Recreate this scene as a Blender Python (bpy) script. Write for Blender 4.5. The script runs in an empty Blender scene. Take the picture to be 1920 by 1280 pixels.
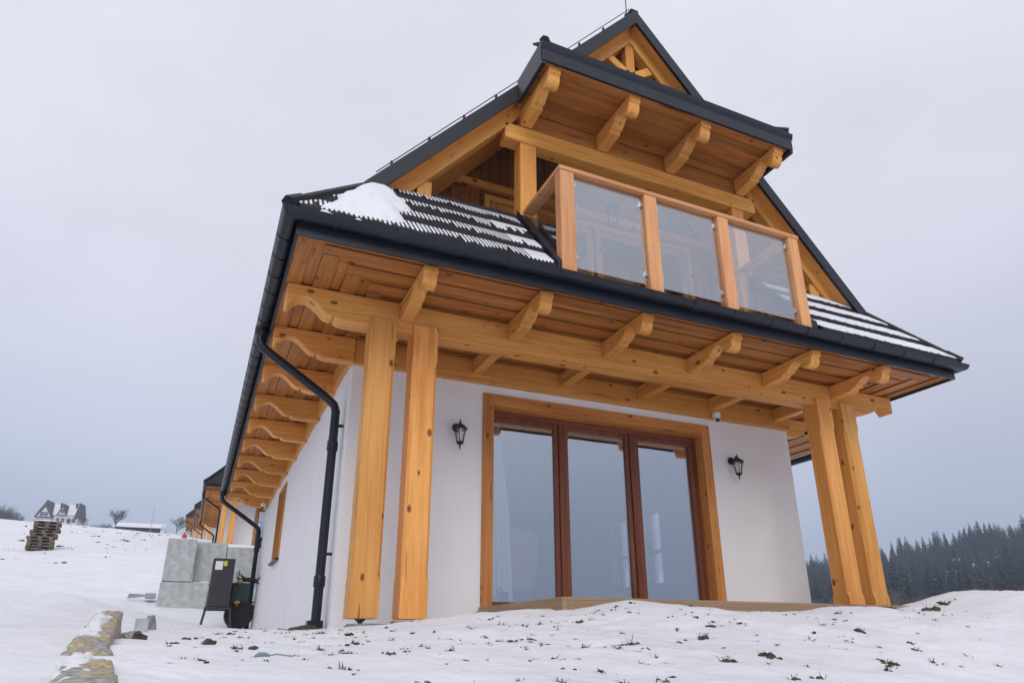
import bpy, bmesh, math, random
import numpy as np
from mathutils import Vector, Matrix
from math import radians as R, sin, cos, pi

scene = bpy.context.scene
col = scene.collection
rnd = random.Random(7)

# ------------------------------------------------------------------ camera
cd = bpy.data.cameras.new('camera'); cam = bpy.data.objects.new('camera', cd); col.objects.link(cam)
scene.camera = cam
cd.sensor_width = 36.0; cd.lens = 24.012; cd.clip_start = 0.05; cd.clip_end = 3000
cd.shift_x = -8.76/1920; cd.shift_y = 80.39/1920
cr = Vector((0.91133765, -0.41164985, -0.00284574)); cu = Vector((-0.14354718, -0.32425799, 0.93501388)); cf = Vector((0.38582107, 0.85170485, 0.35459969))
M = Matrix((cr, cu, -cf)).transposed().to_4x4(); M.translation = (-1.25241535, -7.2291477, -0.36791387)
cam.matrix_world = M

# ------------------------------------------------------------------ sky, sun, exposure
SUN_EL, SUN_AZ = 38.0, 198.0           # degrees; azimuth clockwise from +Y
world = bpy.data.worlds.new('World'); scene.world = world; world.use_nodes = True
nt = world.node_tree; nt.nodes.clear()
def wn(t, **k):
    n = nt.nodes.new(t)
    for a, b in k.items(): setattr(n, a, b)
    return n
sky = wn('ShaderNodeTexSky', sky_type='NISHITA', sun_disc=False, sun_elevation=R(SUN_EL), sun_rotation=R(SUN_AZ), air_density=1.0, dust_density=3.0)
tc = wn('ShaderNodeTexCoord'); sp = wn('ShaderNodeSeparateXYZ'); ramp = wn('ShaderNodeValToRGB')
nt.links.new(tc.outputs['Generated'], sp.inputs[0]); nt.links.new(sp.outputs['Z'], ramp.inputs[0])
e = ramp.color_ramp.elements
e[0].position = 0.0; e[0].color = (.31, .355, .475, 1)
e[1].position = 1.0; e[1].color = (.68, .685, .76, 1)
for p_, c_ in ((.14, (.40, .445, .56, 1)), (.28, (.52, .545, .65, 1)), (.46, (.60, .61, .70, 1)), (.68, (.645, .65, .73, 1))):
    q = e.new(p_); q.color = c_
mp = wn('ShaderNodeMapping'); mp.inputs['Scale'].default_value = (1.1, 1.1, 2.6)
noi = wn('ShaderNodeTexNoise'); noi.inputs['Scale'].default_value = 1.4; noi.inputs['Detail'].default_value = 4; noi.inputs['Roughness'].default_value = .5
nt.links.new(tc.outputs['Generated'], mp.inputs[0]); nt.links.new(mp.outputs[0], noi.inputs['Vector'])
mr = wn('ShaderNodeMapRange'); mr.inputs[1].default_value = .3; mr.inputs[2].default_value = .7; mr.inputs[3].default_value = .90; mr.inputs[4].default_value = 1.07
nt.links.new(noi.outputs['Fac'], mr.inputs[0])
mul = wn('ShaderNodeMix', data_type='RGBA', blend_type='MULTIPLY'); mul.inputs[0].default_value = 1
nt.links.new(ramp.outputs[0], mul.inputs[6]); nt.links.new(mr.outputs[0], mul.inputs[7])
bg1 = wn('ShaderNodeBackground'); bg1.inputs[1].default_value = 1.06
bg2 = wn('ShaderNodeBackground'); bg2.inputs[1].default_value = 0.05
nt.links.new(mul.outputs[2], bg1.inputs[0]); nt.links.new(sky.outputs[0], bg2.inputs[0])
mx = wn('ShaderNodeMixShader'); mx.inputs[0].default_value = .06       # thin cloud: little of the clear sky comes through
nt.links.new(bg1.outputs[0], mx.inputs[1]); nt.links.new(bg2.outputs[0], mx.inputs[2])
wo = wn('ShaderNodeOutputWorld'); nt.links.new(mx.outputs[0], wo.inputs[0])

sl = bpy.data.lights.new('sun', 'SUN'); sl.energy = 1.2; sl.angle = R(36); sl.color = (1, .98, .955)
sun = bpy.data.objects.new('sun', sl); col.objects.link(sun)
sd = Vector((sin(R(SUN_AZ))*cos(R(SUN_EL)), cos(R(SUN_AZ))*cos(R(SUN_EL)), sin(R(SUN_EL))))
sun.rotation_euler = sd.to_track_quat('Z', 'Y').to_euler()
sun.location = (-10, -15, 20)
vs = scene.view_settings; vs.view_transform = 'Standard'; vs.look = 'None'; vs.gamma = 1; vs.exposure = 0.34; vs.use_curve_mapping = False
scene.cycles.use_denoising = True
scene.cycles.max_bounces = 8; scene.cycles.transparent_max_bounces = 12; scene.cycles.diffuse_bounces = 4

# ------------------------------------------------------------------ helpers
def tag(o, label=None, cat=None, group=None, kind=None):
    if label: o['label'] = label
    if cat: o['category'] = cat
    if group: o['group'] = group
    if kind: o['kind'] = kind
    return o
def link(name, me, mat=None, parent=None, loc=None, rot=None):
    o = bpy.data.objects.new(name, me); col.objects.link(o)
    if mat is not None and me is not None and not me.materials: me.materials.append(mat)
    if parent is not None: o.parent = parent
    if loc is not None: o.location = loc
    if rot is not None: o.rotation_euler = rot
    return o
def empty(name, loc=(0, 0, 0), rot=(0, 0, 0), parent=None): return link(name, None, None, parent, loc, rot)
def mesh(name, v, f, smooth=False):
    me = bpy.data.meshes.new(name); me.from_pydata([tuple(p) for p in v], [], f); me.update()
    bm = bmesh.new(); bm.from_mesh(me); bmesh.ops.recalc_face_normals(bm, faces=bm.faces); bm.to_mesh(me); bm.free()
    if smooth: me.polygons.foreach_set('use_smooth', [True]*len(me.polygons))
    return me
def bevel(me, w, seg=1):
    bm = bmesh.new(); bm.from_mesh(me)
    bmesh.ops.bevel(bm, geom=list(bm.edges), offset=w, segments=seg, affect='EDGES', clamp_overlap=True)
    bm.to_mesh(me); bm.free(); return me
class B:                                   # collects pieces of ONE part
    def __init__(s): s.v = []; s.f = []
    def add(s, v, f):
        n = len(s.v); s.v += [tuple(p) for p in v]; s.f += [tuple(i+n for i in q) for q in f]; return s
    def box(s, x0, x1, y0, y1, z0, z1):
        return s.add([(x0,y0,z0),(x1,y0,z0),(x1,y1,z0),(x0,y1,z0),(x0,y0,z1),(x1,y0,z1),(x1,y1,z1),(x0,y1,z1)],
                     [(0,3,2,1),(4,5,6,7),(0,1,5,4),(1,2,6,5),(2,3,7,6),(3,0,4,7)])
    def prism(s, poly, ax, a, b):          # poly in the two other axes, extruded along ax
        def P(u, w, t): return {'x': (t, u, w), 'y': (u, t, w), 'z': (u, w, t)}[ax]
        n = len(poly)
        return s.add([P(u, w, a) for u, w in poly]+[P(u, w, b) for u, w in poly],
                     [tuple(range(n)), tuple(range(2*n-1, n-1, -1))]+[(i, (i+1) % n, n+(i+1) % n, n+i) for i in range(n)])
    def tube(s, pts, r, n=10, cap=True):
        pts = [Vector(p) for p in pts]; rs = r if isinstance(r, (list, tuple)) else [r]*len(pts)
        base = len(s.v); up = None
        for i, p in enumerate(pts):
            t = (pts[min(i+1, len(pts)-1)]-pts[max(i-1, 0)]).normalized()
            if up is None: up = t.orthogonal().normalized()
            up = (up-t*up.dot(t)).normalized(); sd_ = t.cross(up)
            for k in range(n):
                a = 2*pi*k/n; s.v.append(tuple(p+(up*cos(a)+sd_*sin(a))*rs[i]))
        for i in range(len(pts)-1):
            for k in range(n):
                a = base+i*n+k; b = base+i*n+(k+1) % n; s.f.append((a, b, b+n, a+n))
        if cap:
            s.f.append(tuple(base+k for k in range(n))); s.f.append(tuple(base+(len(pts)-1)*n+k for k in range(n-1, -1, -1)))
        return s
    def lathe(s, prof, c=(0, 0, 0), n=12, ph=0):
        base = len(s.v)
        for r, z in prof:
            for k in range(n):
                a = 2*pi*k/n+ph; s.v.append((c[0]+r*cos(a), c[1]+r*sin(a), c[2]+z))
        for i in range(len(prof)-1):
            for k in range(n):
                a = base+i*n+k; b = base+i*n+(k+1) % n; s.f.append((a, b, b+n, a+n))
        s.f.append(tuple(base+k for k in range(n-1, -1, -1))); s.f.append(tuple(base+(len(prof)-1)*n+k for k in range(n)))
        return s
    def sweep(s, path, prof, close=True):  # horizontal path, profile (outward offset, z), mitred; outward = right of travel
        path = [Vector((p[0], p[1])) for p in path]; m = len(prof); base = len(s.v)
        for i, p in enumerate(path):
            d0 = (p-path[i-1]).normalized() if i else None
            d1 = (path[i+1]-p).normalized() if i < len(path)-1 else None
            n0 = Vector((d0.y, -d0.x)) if d0 else None; n1 = Vector((d1.y, -d1.x)) if d1 else None
            if n0 and n1: nn = (n0+n1)/(1+n0.dot(n1))
            else: nn = n0 or n1
            for o_, z in prof: s.v.append((p.x+nn.x*o_, p.y+nn.y*o_, z))
        for i in range(len(path)-1):
            for k in range(m if close else m-1):
                a = base+i*m+k; b = base+i*m+(k+1) % m; s.f.append((a, b, b+m, a+m))
        if close:
            s.f.append(tuple(base+k for k in range(m))); s.f.append(tuple(base+(len(path)-1)*m+k for k in range(m-1, -1, -1)))
        return s
    def put(s, name, mat, parent=None, loc=None, rot=None, smooth=False, bev=0):
        me = mesh(name, s.v, s.f, smooth)
        if bev: bevel(me, bev)
        return link(name, me, mat, parent, loc, rot)
def box(name, x0, x1, y0, y1, z0, z1, mat, parent=None, bev=0): return B().box(x0, x1, y0, y1, z0, z1).put(name, mat, parent, bev=bev)
def autosmooth(o, deg=35):
    me = o.data; me.polygons.foreach_set('use_smooth', [True]*len(me.polygons))
    bm = bmesh.new(); bm.from_mesh(me)
    for ed in bm.edges:
        if len(ed.link_faces) == 2 and ed.calc_face_angle(0) > R(deg): ed.smooth = False
    bm.to_mesh(me); bm.free(); return o

# ------------------------------------------------------------------ materials
def newmat(name):
    m = bpy.data.materials.new(name); m.use_nodes = True; t = m.node_tree
    return m, t, t.nodes['Principled BSDF']
def nd(t, ty, **k):
    n = t.nodes.new(ty)
    for a, b in k.items(): setattr(n, a, b)
    return n
def plain(name, c, rough=.6, metal=0, var=.06, scale=6, bump=0, bscale=60, spec=.5):
    m, t, b = newmat(name)
    co = nd(t, 'ShaderNodeTexCoord'); n = nd(t, 'ShaderNodeTexNoise'); n.inputs['Scale'].default_value = scale; n.inputs['Detail'].default_value = 5
    t.links.new(co.outputs['Object'], n.inputs['Vector'])
    r = nd(t, 'ShaderNodeValToRGB'); r.color_ramp.elements[0].position = .3; r.color_ramp.elements[1].position = .7
    r.color_ramp.elements[0].color = (*[max(0, x*(1-var)) for x in c], 1); r.color_ramp.elements[1].color = (*[min(1, x*(1+var)) for x in c], 1)
    t.links.new(n.outputs['Fac'], r.inputs[0]); t.links.new(r.outputs[0], b.inputs['Base Color'])
    b.inputs['Roughness'].default_value = rough; b.inputs['Metallic'].default_value = metal; b.inputs['Specular IOR Level'].default_value = spec
    if bump:
        n2 = nd(t, 'ShaderNodeTexNoise'); n2.inputs['Scale'].default_value = bscale; n2.inputs['Detail'].default_value = 4
        t.links.new(co.outputs['Object'], n2.inputs['Vector'])
        bp = nd(t, 'ShaderNodeBump'); bp.inputs['Strength'].default_value = bump; bp.inputs['Distance'].default_value = .01
        t.links.new(n2.outputs['Fac'], bp.inputs['Height']); t.links.new(bp.outputs[0], b.inputs['Normal'])
    return m
def wood(name, axis, light, dark, rough=.52, rot=(0, 0, 0), knots=True, var=.16):
    m, t, b = newmat(name); L = t.links
    co = nd(t, 'ShaderNodeTexCoord'); oi = nd(t, 'ShaderNodeObjectInfo')
    off = nd(t, 'ShaderNodeVectorMath', operation='SCALE'); off.inputs[0].default_value = (37., 61., 23.)
    L.new(oi.outputs['Random'], off.inputs['Scale'])
    mp0 = nd(t, 'ShaderNodeMapping'); mp0.inputs['Rotation'].default_value = rot
    L.new(co.outputs['Object'], mp0.inputs[0])
    ad = nd(t, 'ShaderNodeVectorMath', operation='ADD'); L.new(mp0.outputs[0], ad.inputs[0]); L.new(off.outputs[0], ad.inputs[1])
    def stretched(al, ac):
        q = nd(t, 'ShaderNodeMapping'); q.inputs['Scale'].default_value = tuple(al if i == axis else ac for i in range(3))
        L.new(ad.outputs[0], q.inputs[0]); return q.outputs[0]
    n1 = nd(t, 'ShaderNodeTexNoise'); n1.inputs['Scale'].default_value = 1; n1.inputs['Detail'].default_value = 6; n1.inputs['Roughness'].default_value = .65; n1.inputs['Distortion'].default_value = .6
    L.new(stretched(1.1, 26), n1.inputs['Vector'])
    n2 = nd(t, 'ShaderNodeTexNoise'); n2.inputs['Scale'].default_value = 1; n2.inputs['Detail'].default_value = 3
    L.new(stretched(.7, 5), n2.inputs['Vector'])
    mixf = nd(t, 'ShaderNodeMath', operation='MULTIPLY_ADD'); mixf.inputs[1].default_value = .6
    L.new(n1.outputs['Fac'], mixf.inputs[0]); 
    sc = nd(t, 'ShaderNodeMath', operation='MULTIPLY'); sc.inputs[1].default_value = .4; L.new(n2.outputs['Fac'], sc.inputs[0]); L.new(sc.outputs[0], mixf.inputs[2])
    r = nd(t, 'ShaderNodeValToRGB'); r.color_ramp.elements[0].position = .38; r.color_ramp.elements[1].position = .59
    r.color_ramp.elements[0].color = (*dark, 1); r.color_ramp.elements[1].color = (*light, 1)
    L.new(mixf.outputs[0], r.inputs[0])
    hsv = nd(t, 'ShaderNodeHueSaturation')
    vr = nd(t, 'ShaderNodeMapRange'); vr.inputs[3].default_value = 1-var; vr.inputs[4].default_value = 1+var*.6; L.new(oi.outputs['Random'], vr.inputs[0])
    L.new(vr.outputs[0], hsv.inputs['Value']); L.new(r.outputs[0], hsv.inputs['Color'])
    out = hsv.outputs[0]
    if knots:
        vo = nd(t, 'ShaderNodeTexVoronoi'); vo.inputs['Scale'].default_value = 1; L.new(stretched(4.2, 7.5), vo.inputs['Vector'])
        wn_ = nd(t, 'ShaderNodeTexWhiteNoise'); L.new(vo.outputs['Position'], wn_.inputs['Vector'])
        kr = nd(t, 'ShaderNodeMapRange'); kr.inputs[1].default_value = .15; kr.inputs[2].default_value = 1.0; kr.inputs[3].default_value = 0.02; kr.inputs[4].default_value = .19
        L.new(wn_.outputs['Value'], kr.inputs[0])
        df = nd(t, 'ShaderNodeMath', operation='SUBTRACT'); L.new(kr.outputs[0], df.inputs[0]); L.new(vo.outputs['Distance'], df.inputs[1])
        ks = nd(t, 'ShaderNodeMapRange'); ks.inputs[1].default_value = -.03; ks.inputs[2].default_value = .05; L.new(df.outputs[0], ks.inputs[0])
        kk = nd(t, 'ShaderNodeMath', operation='MULTIPLY'); kk.inputs[1].default_value = .85; L.new(ks.outputs[0], kk.inputs[0])
        mk = nd(t, 'ShaderNodeMix', data_type='RGBA'); mk.inputs[7].default_value = (.10, .03, .008, 1)
        L.new(kk.outputs[0], mk.inputs[0]); L.new(out, mk.inputs[6]); out = mk.outputs[2]
    nc = nd(t, 'ShaderNodeTexNoise'); nc.inputs['Scale'].default_value = 1; nc.inputs['Detail'].default_value = 2; L.new(stretched(.9, 17), nc.inputs['Vector'])
    cr_ = nd(t, 'ShaderNodeMapRange'); cr_.inputs[1].default_value = .69; cr_.inputs[2].default_value = .72; cr_.inputs[4].default_value = .7; L.new(nc.outputs['Fac'], cr_.inputs[0])
    mc = nd(t, 'ShaderNodeMix', data_type='RGBA'); mc.inputs[7].default_value = (dark[0]*.28, dark[1]*.22, dark[2]*.2, 1); L.new(cr_.outputs[0], mc.inputs[0]); L.new(out, mc.inputs[6]); out = mc.outputs[2]
    hr = nd(t, 'ShaderNodeMapRange'); hr.inputs[3].default_value = .4945; hr.inputs[4].default_value = .5025
    pr_ = nd(t, 'ShaderNodeMath', operation='FRACT'); p7 = nd(t, 'ShaderNodeMath', operation='MULTIPLY'); p7.inputs[1].default_value = 17.3; L.new(oi.outputs['Random'], p7.inputs[0]); L.new(p7.outputs[0], pr_.inputs[0]); L.new(pr_.outputs[0], hr.inputs[0]); L.new(hr.outputs[0], hsv.inputs['Hue'])
    L.new(out, b.inputs['Base Color'])
    b.inputs['Roughness'].default_value = rough; b.inputs['Specular IOR Level'].default_value = .3
    bp = nd(t, 'ShaderNodeBump'); bp.inputs['Strength'].default_value = .12; bp.inputs['Distance'].default_value = .004
    L.new(n1.outputs['Fac'], bp.inputs['Height']); L.new(bp.outputs[0], b.inputs['Normal'])
    return m
HL, HD = (.77, .383, .102), (.60, .245, .046)
SLP = math.atan(1.137)
WX, WY, WZ = (wood('honey_wood_'+'xyz'[i], i, HL, HD) for i in range(3))
WRL = wood('honey_wood_rafter_a', 0, HL, HD, rot=(0, SLP, 0)); WRR = wood('honey_wood_rafter_b', 0, HL, HD, rot=(0, -SLP, 0))
SX, SY = (wood('shaded_board_wood_'+'xy'[i], i, (.47, .195, .05), (.29, .105, .022), var=.26) for i in range(2))  # soffit boards: darker wood, lowered further to put eave shade into the colour
RX, RY, RZ = (wood('rail_wood_'+'xyz'[i], i, (.74, .38, .17), (.58, .25, .10), knots=False) for i in range(3))
MX, MZ = (wood('mahogany_'+n_, i, (.22, .075, .035), (.13, .04, .018), rough=.35, knots=False, var=.1) for n_, i in (('x', 0), ('z', 2)))
CZ = wood('casing_wood', 2, (.60, .27, .07), (.42, .165, .036)); CX = wood('casing_wood_head', 0, (.60, .27, .07), (.42, .165, .036))
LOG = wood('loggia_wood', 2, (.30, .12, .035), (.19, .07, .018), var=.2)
PLASTER = plain('white_plaster', (.80, .795, .80), .85, var=.025, scale=2.2, bump=.12, bscale=180)
METAL = plain('dark_coated_metal', (.0105, .0125, .020), .38, var=.15, scale=9, spec=.38)
TILE = plain('dark_roof_tile', (.010, .011, .0145), .6, var=.3, scale=20, bump=.2, bscale=90, spec=.3)
BLACK = plain('black_iron', (.012, .012, .013), .5)
STEEL = plain('clip_steel', (.55, .55, .56), .3, metal=1)
CONC = plain('concrete', (.42, .435, .43), .9, var=.2, scale=7, bump=.6, bscale=70)
DECK = wood('deck_board', 0, (.36, .25, .15), (.25, .165, .095), rough=.6, knots=False)
DECKY = wood('deck_board_side', 1, (.36, .25, .15), (.25, .165, .095), rough=.6, knots=False)
WHITEP = plain('white_plastic', (.75, .75, .74), .4, var=.02)
GREY = plain('grey_pad', (.20, .21, .22), .9, var=.25, scale=14, bump=.5)
CREAM = plain('interior_wall', (.62, .63, .62), .8, var=.03)
FLOORW = wood('interior_floor', 1, (.35, .22, .12), (.25, .15, .08), knots=False)
PINK = plain('pink_velvet', (.62, .36, .35), .9, var=.08)
CURT = plain('white_curtain', (.78, .80, .78), .9, var=.03)
def glass(name, tint, base, gain):
    m = bpy.data.materials.new(name); m.use_nodes = True; t = m.node_tree; t.nodes.clear()
    o = nd(t, 'ShaderNodeOutputMaterial'); mixs = nd(t, 'ShaderNodeMixShader')
    tr = nd(t, 'ShaderNodeBsdfTransparent'); tr.inputs[0].default_value = (*tint, 1)
    gl = nd(t, 'ShaderNodeBsdfGlossy'); gl.inputs['Roughness'].default_value = .01; gl.inputs[0].default_value = (.92, .96, 1, 1)
    fr0 = nd(t, 'ShaderNodeLayerWeight'); fr0.inputs[0].default_value = .5; fr = nd(t, 'ShaderNodeMath', operation='POWER'); fr.inputs[1].default_value = 4; t.links.new(fr0.outputs['Facing'], fr.inputs[0])
    ma = nd(t, 'ShaderNodeMath', operation='MULTIPLY_ADD'); ma.inputs[1].default_value = gain; ma.inputs[2].default_value = base
    co = nd(t, 'ShaderNodeTexCoord'); nn = nd(t, 'ShaderNodeTexNoise'); nn.inputs['Scale'].default_value = 1.3
    bp = nd(t, 'ShaderNodeBump'); bp.inputs['Strength'].default_value = .015; bp.inputs['Distance'].default_value = .05
    t.links.new(co.outputs['Object'], nn.inputs['Vector']); t.links.new(nn.outputs['Fac'], bp.inputs['Height']); t.links.new(bp.outputs[0], gl.inputs['Normal'])
    t.links.new(fr.outputs[0], ma.inputs[0]); t.links.new(ma.outputs[0], mixs.inputs[0]); t.links.new(tr.outputs[0], mixs.inputs[1]); t.links.new(gl.outputs[0], mixs.inputs[2])
    t.links.new(mixs.outputs[0], o.inputs[0]); return m
GLASS = glass('coated_window_glass', (.92, .95, .98), .36, .5)
RGLASS = glass('railing_glass', (.95, .965, .97), .27, .6)
LGLASS = glass('lantern_glass', (.95, .95, .95), .05, .5)

def snowmat():
    m, t, b = newmat('snow'); L = t.links
    co = nd(t, 'ShaderNodeTexCoord')
    n = nd(t, 'ShaderNodeTexNoise'); n.inputs['Scale'].default_value = 1.3; n.inputs['Detail'].default_value = 6
    L.new(co.outputs['Object'], n.inputs['Vector'])
    r = nd(t, 'ShaderNodeValToRGB'); r.color_ramp.elements[0].position = .3; r.color_ramp.elements[1].position = .62
    r.color_ramp.elements[0].color = (.68, .69, .725, 1); r.color_ramp.elements[1].color = (.755, .76, .79, 1)
    L.new(n.outputs['Fac'], r.inputs[0]); L.new(r.outputs[0], b.inputs['Base Color'])
    b.inputs['Roughness'].default_value = .65; b.inputs['Specular IOR Level'].default_value = .25
    n1 = nd(t, 'ShaderNodeTexNoise'); n1.inputs['Scale'].default_value = 26; n1.inputs['Detail'].default_value = 6; n1.inputs['Roughness'].default_value = .65
    n2 = nd(t, 'ShaderNodeTexNoise'); n2.inputs['Scale'].default_value = 6; n2.inputs['Detail'].default_value = 4
    L.new(co.outputs['Object'], n1.inputs['Vector']); L.new(co.outputs['Object'], n2.inputs['Vector'])
    b1 = nd(t, 'ShaderNodeBump'); b1.inputs['Strength'].default_value = .35; b1.inputs['Distance'].default_value = .015
    b2 = nd(t, 'ShaderNodeBump'); b2.inputs['Strength'].default_value = .35; b2.inputs['Distance'].default_value = .05
    L.new(n1.outputs['Fac'], b1.inputs['Height']); L.new(n2.outputs['Fac'], b2.inputs['Height']); L.new(b2.outputs[0], b1.inputs['Normal']); L.new(b1.outputs[0], b.inputs['Normal'])
    n3 = nd(t, 'ShaderNodeTexNoise'); n3.inputs['Scale'].default_value = 1.6; n3.inputs['Detail'].default_value = 5; n3.inputs['Distortion'].default_value = .8; L.new(co.outputs['Object'], n3.inputs['Vector'])
    b3 = nd(t, 'ShaderNodeBump'); b3.inputs['Strength'].default_value = .5; b3.inputs['Distance'].default_value = .12; L.new(n3.outputs['Fac'], b3.inputs['Height']); L.new(b3.outputs[0], b2.inputs['Normal'])
    return m
SNOW = snowmat()
DIRT = plain('soil', (.07, .05, .035), .95, var=.5, scale=40, bump=.6, bscale=120)
CLOD = plain('grassy_soil', (.085, .068, .042), .95, var=.6, scale=60, bump=.9, bscale=160)
STRAW = plain('dry_grass', (.24, .17, .08), .9, var=.4, scale=30)

# ------------------------------------------------------------------ terrain
def vnoise(x, y, seed=0):
    xi = np.floor(x).astype(np.int64); yi = np.floor(y).astype(np.int64); fx = x-xi; fy = y-yi
    fx = fx*fx*(3-2*fx); fy = fy*fy*(3-2*fy)
    def h(a, b):
        n = (a*374761393+b*668265263+seed*982451653) & 0xffffffff
        n = ((n ^ (n >> 13))*1274126177) & 0xffffffff
        return ((n ^ (n >> 16)) & 0xffff)/65535.0-.5
    return (h(xi, yi)*(1-fx)+h(xi+1, yi)*fx)*(1-fy)+(h(xi, yi+1)*(1-fx)+h(xi+1, yi+1)*fx)*fy
CP = np.array([  # ground heights
 (-1.25,-7.2,-1.0),(-4,-7,-.95),(3,-7,-1.15),(7,-6.5,-1.0),(-1.2,-12,-1.4),(10,-12,-1.5),(-12,-10,-1.0),
 (-1.9,-4.8,-.47),(-1.0,-4.8,-.50),(-.17,-4.8,-.52),(1.19,-4.8,-.56),(3.71,-4.2,-.60),(4.4,-3.9,-.56),(8,-4.4,-.5),
 (.14,-1.25,-.24),(.6,-1.35,-.185),(.84,-1.5,-.15),(-.29,-1.25,-.265),(-.8,-1.25,-.285),(1.2,-1.9,-.13),(1.58,-2.2,-.145),(2.0,-2.15,-.055),(2.76,-2.15,-.075),
 (4.08,-2.15,-.075),(4.44,-2.15,-.03),(5.2,-2.15,-.05),(5.8,-2.15,.0),(6.3,-2.1,.13),(7.0,-2.1,.18),(7.8,-2.1,.18),(9.8,-2.1,.12),
 (-1,-3.4,-.385),(.5,-3.4,-.37),(2.,-3.3,-.33),(4,-3.2,-.31),(6,-3.3,-.17),(8,-3.4,-.1),
 (3,-.6,-.36),(5,-.6,-.36),(1.2,-.4,-.30),(6.5,-.3,-.3),(8.8,1,-.3),(3,5,-.3),(6,8,-.2),
 (-.2,0,-.27),(-.2,5,-.2),(-.2,9.5,-.10),(-1,9.5,-.10),(-1,5,-.2),(-1.65,-1,-.29),(-1.6,-2.6,-.36),(-2.6,-3,-.37),(-2.9,0,-.26),(-3,3,-.12),(-3,8,.42),(-4.2,13,.72),(-2.2,12.6,.47),(0,12.6,.4),
 (-6,18,1.7),(-7.5,26,3.0),(-4.6,26,3.3),(-2.5,25,3.2),(2,26,3.4),(6,30,3.6),(-14.5,50,7.65),(-9.4,50,7.5),(-3.7,50,7.15),(4,50,6.6),(20,48,5.2),(-30,50,8.4),(-20,20,2.2),(-12,5,.4),(-25,0,0.2),
 (15,5,-.6),(30,20,-.2),(50,40,.6),(45,0,-.5),(30,-20,-1.5),(-30,-25,-1.2),(0,-30,-1.8)], float)
def tps_fit(P):
    n = len(P); d = np.hypot(P[:, None, 0]-P[None, :, 0], P[:, None, 1]-P[None, :, 1])
    K = np.where(d > 0, d*d*np.log(d+1e-12), 0)+np.eye(n)*1e-3
    Q = np.c_[np.ones(n), P[:, :2]]; A = np.zeros((n+3, n+3)); A[:n, :n] = K; A[:n, n:] = Q; A[n:, :n] = Q.T
    return np.linalg.solve(A, np.r_[P[:, 2], 0, 0, 0])
TW = tps_fit(CP)
def ground(x, y):
    x = np.atleast_1d(np.asarray(x, float)); y = np.atleast_1d(np.asarray(y, float))
    z = TW[-3]+TW[-2]*x+TW[-1]*y
    for i in range(len(CP)):
        d2 = (x-CP[i, 0])**2+(y-CP[i, 1])**2; z = z+TW[i]*.5*d2*np.log(d2+1e-12)
    dx, dy = x+1.25, y+7.23; d = np.hypot(dx, dy); th = np.degrees(np.arctan2(dx, dy))
    eL = np.interp(th, [-180, -120, -60, -20, -2, 8, 25, 40, 60, 100, 180], [-.01, 0, .1, .136, .133, .115, .07, .035, .03, .0, -.01])
    eF = np.interp(th, [-180, -120, -60, -20, 20, 40, 48, 66, 100, 180], [0, .02, .1, .135, .12, .085, .080, .118, .05, 0])
    w2 = np.clip((d-130)/170, 0, 1); zf = -.37+(eL*(1-w2)+eF*w2)*d
    w = np.clip((d-52)/30, 0, 1); w = w*w*(3-2*w)
    near = np.clip(1.2-d/60, 0, 1)
    z = z*(1-w)+zf*w
    bump = .06*vnoise(x*.9, y*.9, 1)+.045*vnoise(x*2.3+5, y*2.9, 2)+.030*vnoise(x*4.5+y*1.5, y*7.5, 3)+.015*vnoise(x*11, y*16, 4)
    rough = np.clip((-2.0-x)/3+.4, .4, 1.0); bump = bump+np.clip((-1.9-x)/1.5, 0, 1)*(.11*vnoise(x*1.3+3, y*.8, 21)+.05*vnoise(x*3.1, y*2.2, 22))
    z = z+bump*near*(.55+.45*rough)+.5*vnoise(x*.05, y*.05, 6)*np.clip((d-30)/60, 0, 1)*1.6+.18*vnoise(x*.3, y*.3, 8)*np.clip((d-14)/20, 0, 1)*np.clip(1.6-d/70, 0, 1)
    return z
def gz(x, y): return float(ground(x, y)[0])
NU, NV = 470, 470
u = np.linspace(-1, 1, NU); k = 6.3
gx = 1.2+430*np.sinh(k*u)/math.sinh(k); gy = -3.0+430*np.sinh(k*u)/math.sinh(k)
X, Y = np.meshgrid(gx, gy); Z = ground(X.ravel(), Y.ravel())
vv = np.c_[X.ravel(), Y.ravel(), Z]
ii = (np.arange(NV-1)[:, None]*NU+np.arange(NU-1)[None, :]).ravel()
me = bpy.data.meshes.new('snow_ground')
me.vertices.add(len(vv)); me.vertices.foreach_set('co', vv.ravel())
ff = np.c_[ii, ii+1, ii+1+NU, ii+NU]
me.loops.add(ff.size); me.loops.foreach_set('vertex_index', ff.ravel().astype(np.int32))
me.polygons.add(len(ff)); me.polygons.foreach_set('loop_start', np.arange(0, ff.size, 4, dtype=np.int32)); me.polygons.foreach_set('use_smooth', np.ones(len(ff), bool))
me.update(calc_edges=True)
tag(link('snow_ground', me, SNOW), 'snow covered ground sloping up around the chalets', kind='structure')

# ------------------------------------------------------------------ the chalet
W = 6.42; XR = W/2; ZA = 7.916; SL = 1.137; YK = -1.424; YB = 10.3
def zroof(x): return ZA-SL*abs(x-XR)
ZS = 2.85; X0, X1, Y0 = -.89, W+.89, -2.03
side_prof = [(0,2.56),(.30,2.56),(.35,2.565),(.395,2.585),(.41,2.618),(.425,2.595),(.47,2.60),(.52,2.63),(.575,2.685),(.63,2.727),(.68,2.745),(.73,2.74),(.775,2.712),(.81,2.67),(.835,2.64),(.855,2.63),(.868,2.65),(.868,2.846),(0,2.846)]
front_prof = [(0,2.655),(.28,2.672),(.335,2.680),(.345,2.708),(.36,2.704),(.40,2.712),(.45,2.742),(.50,2.778),(.55,2.792),(.595,2.785),(.62,2.76),(.635,2.715),(.655,2.682),(.69,2.660),(.73,2.655),(.77,2.672),(.795,2.705),(.803,2.745),(.804,2.775),(.835,2.780),(.835,2.846),(0,2.846)]
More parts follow.
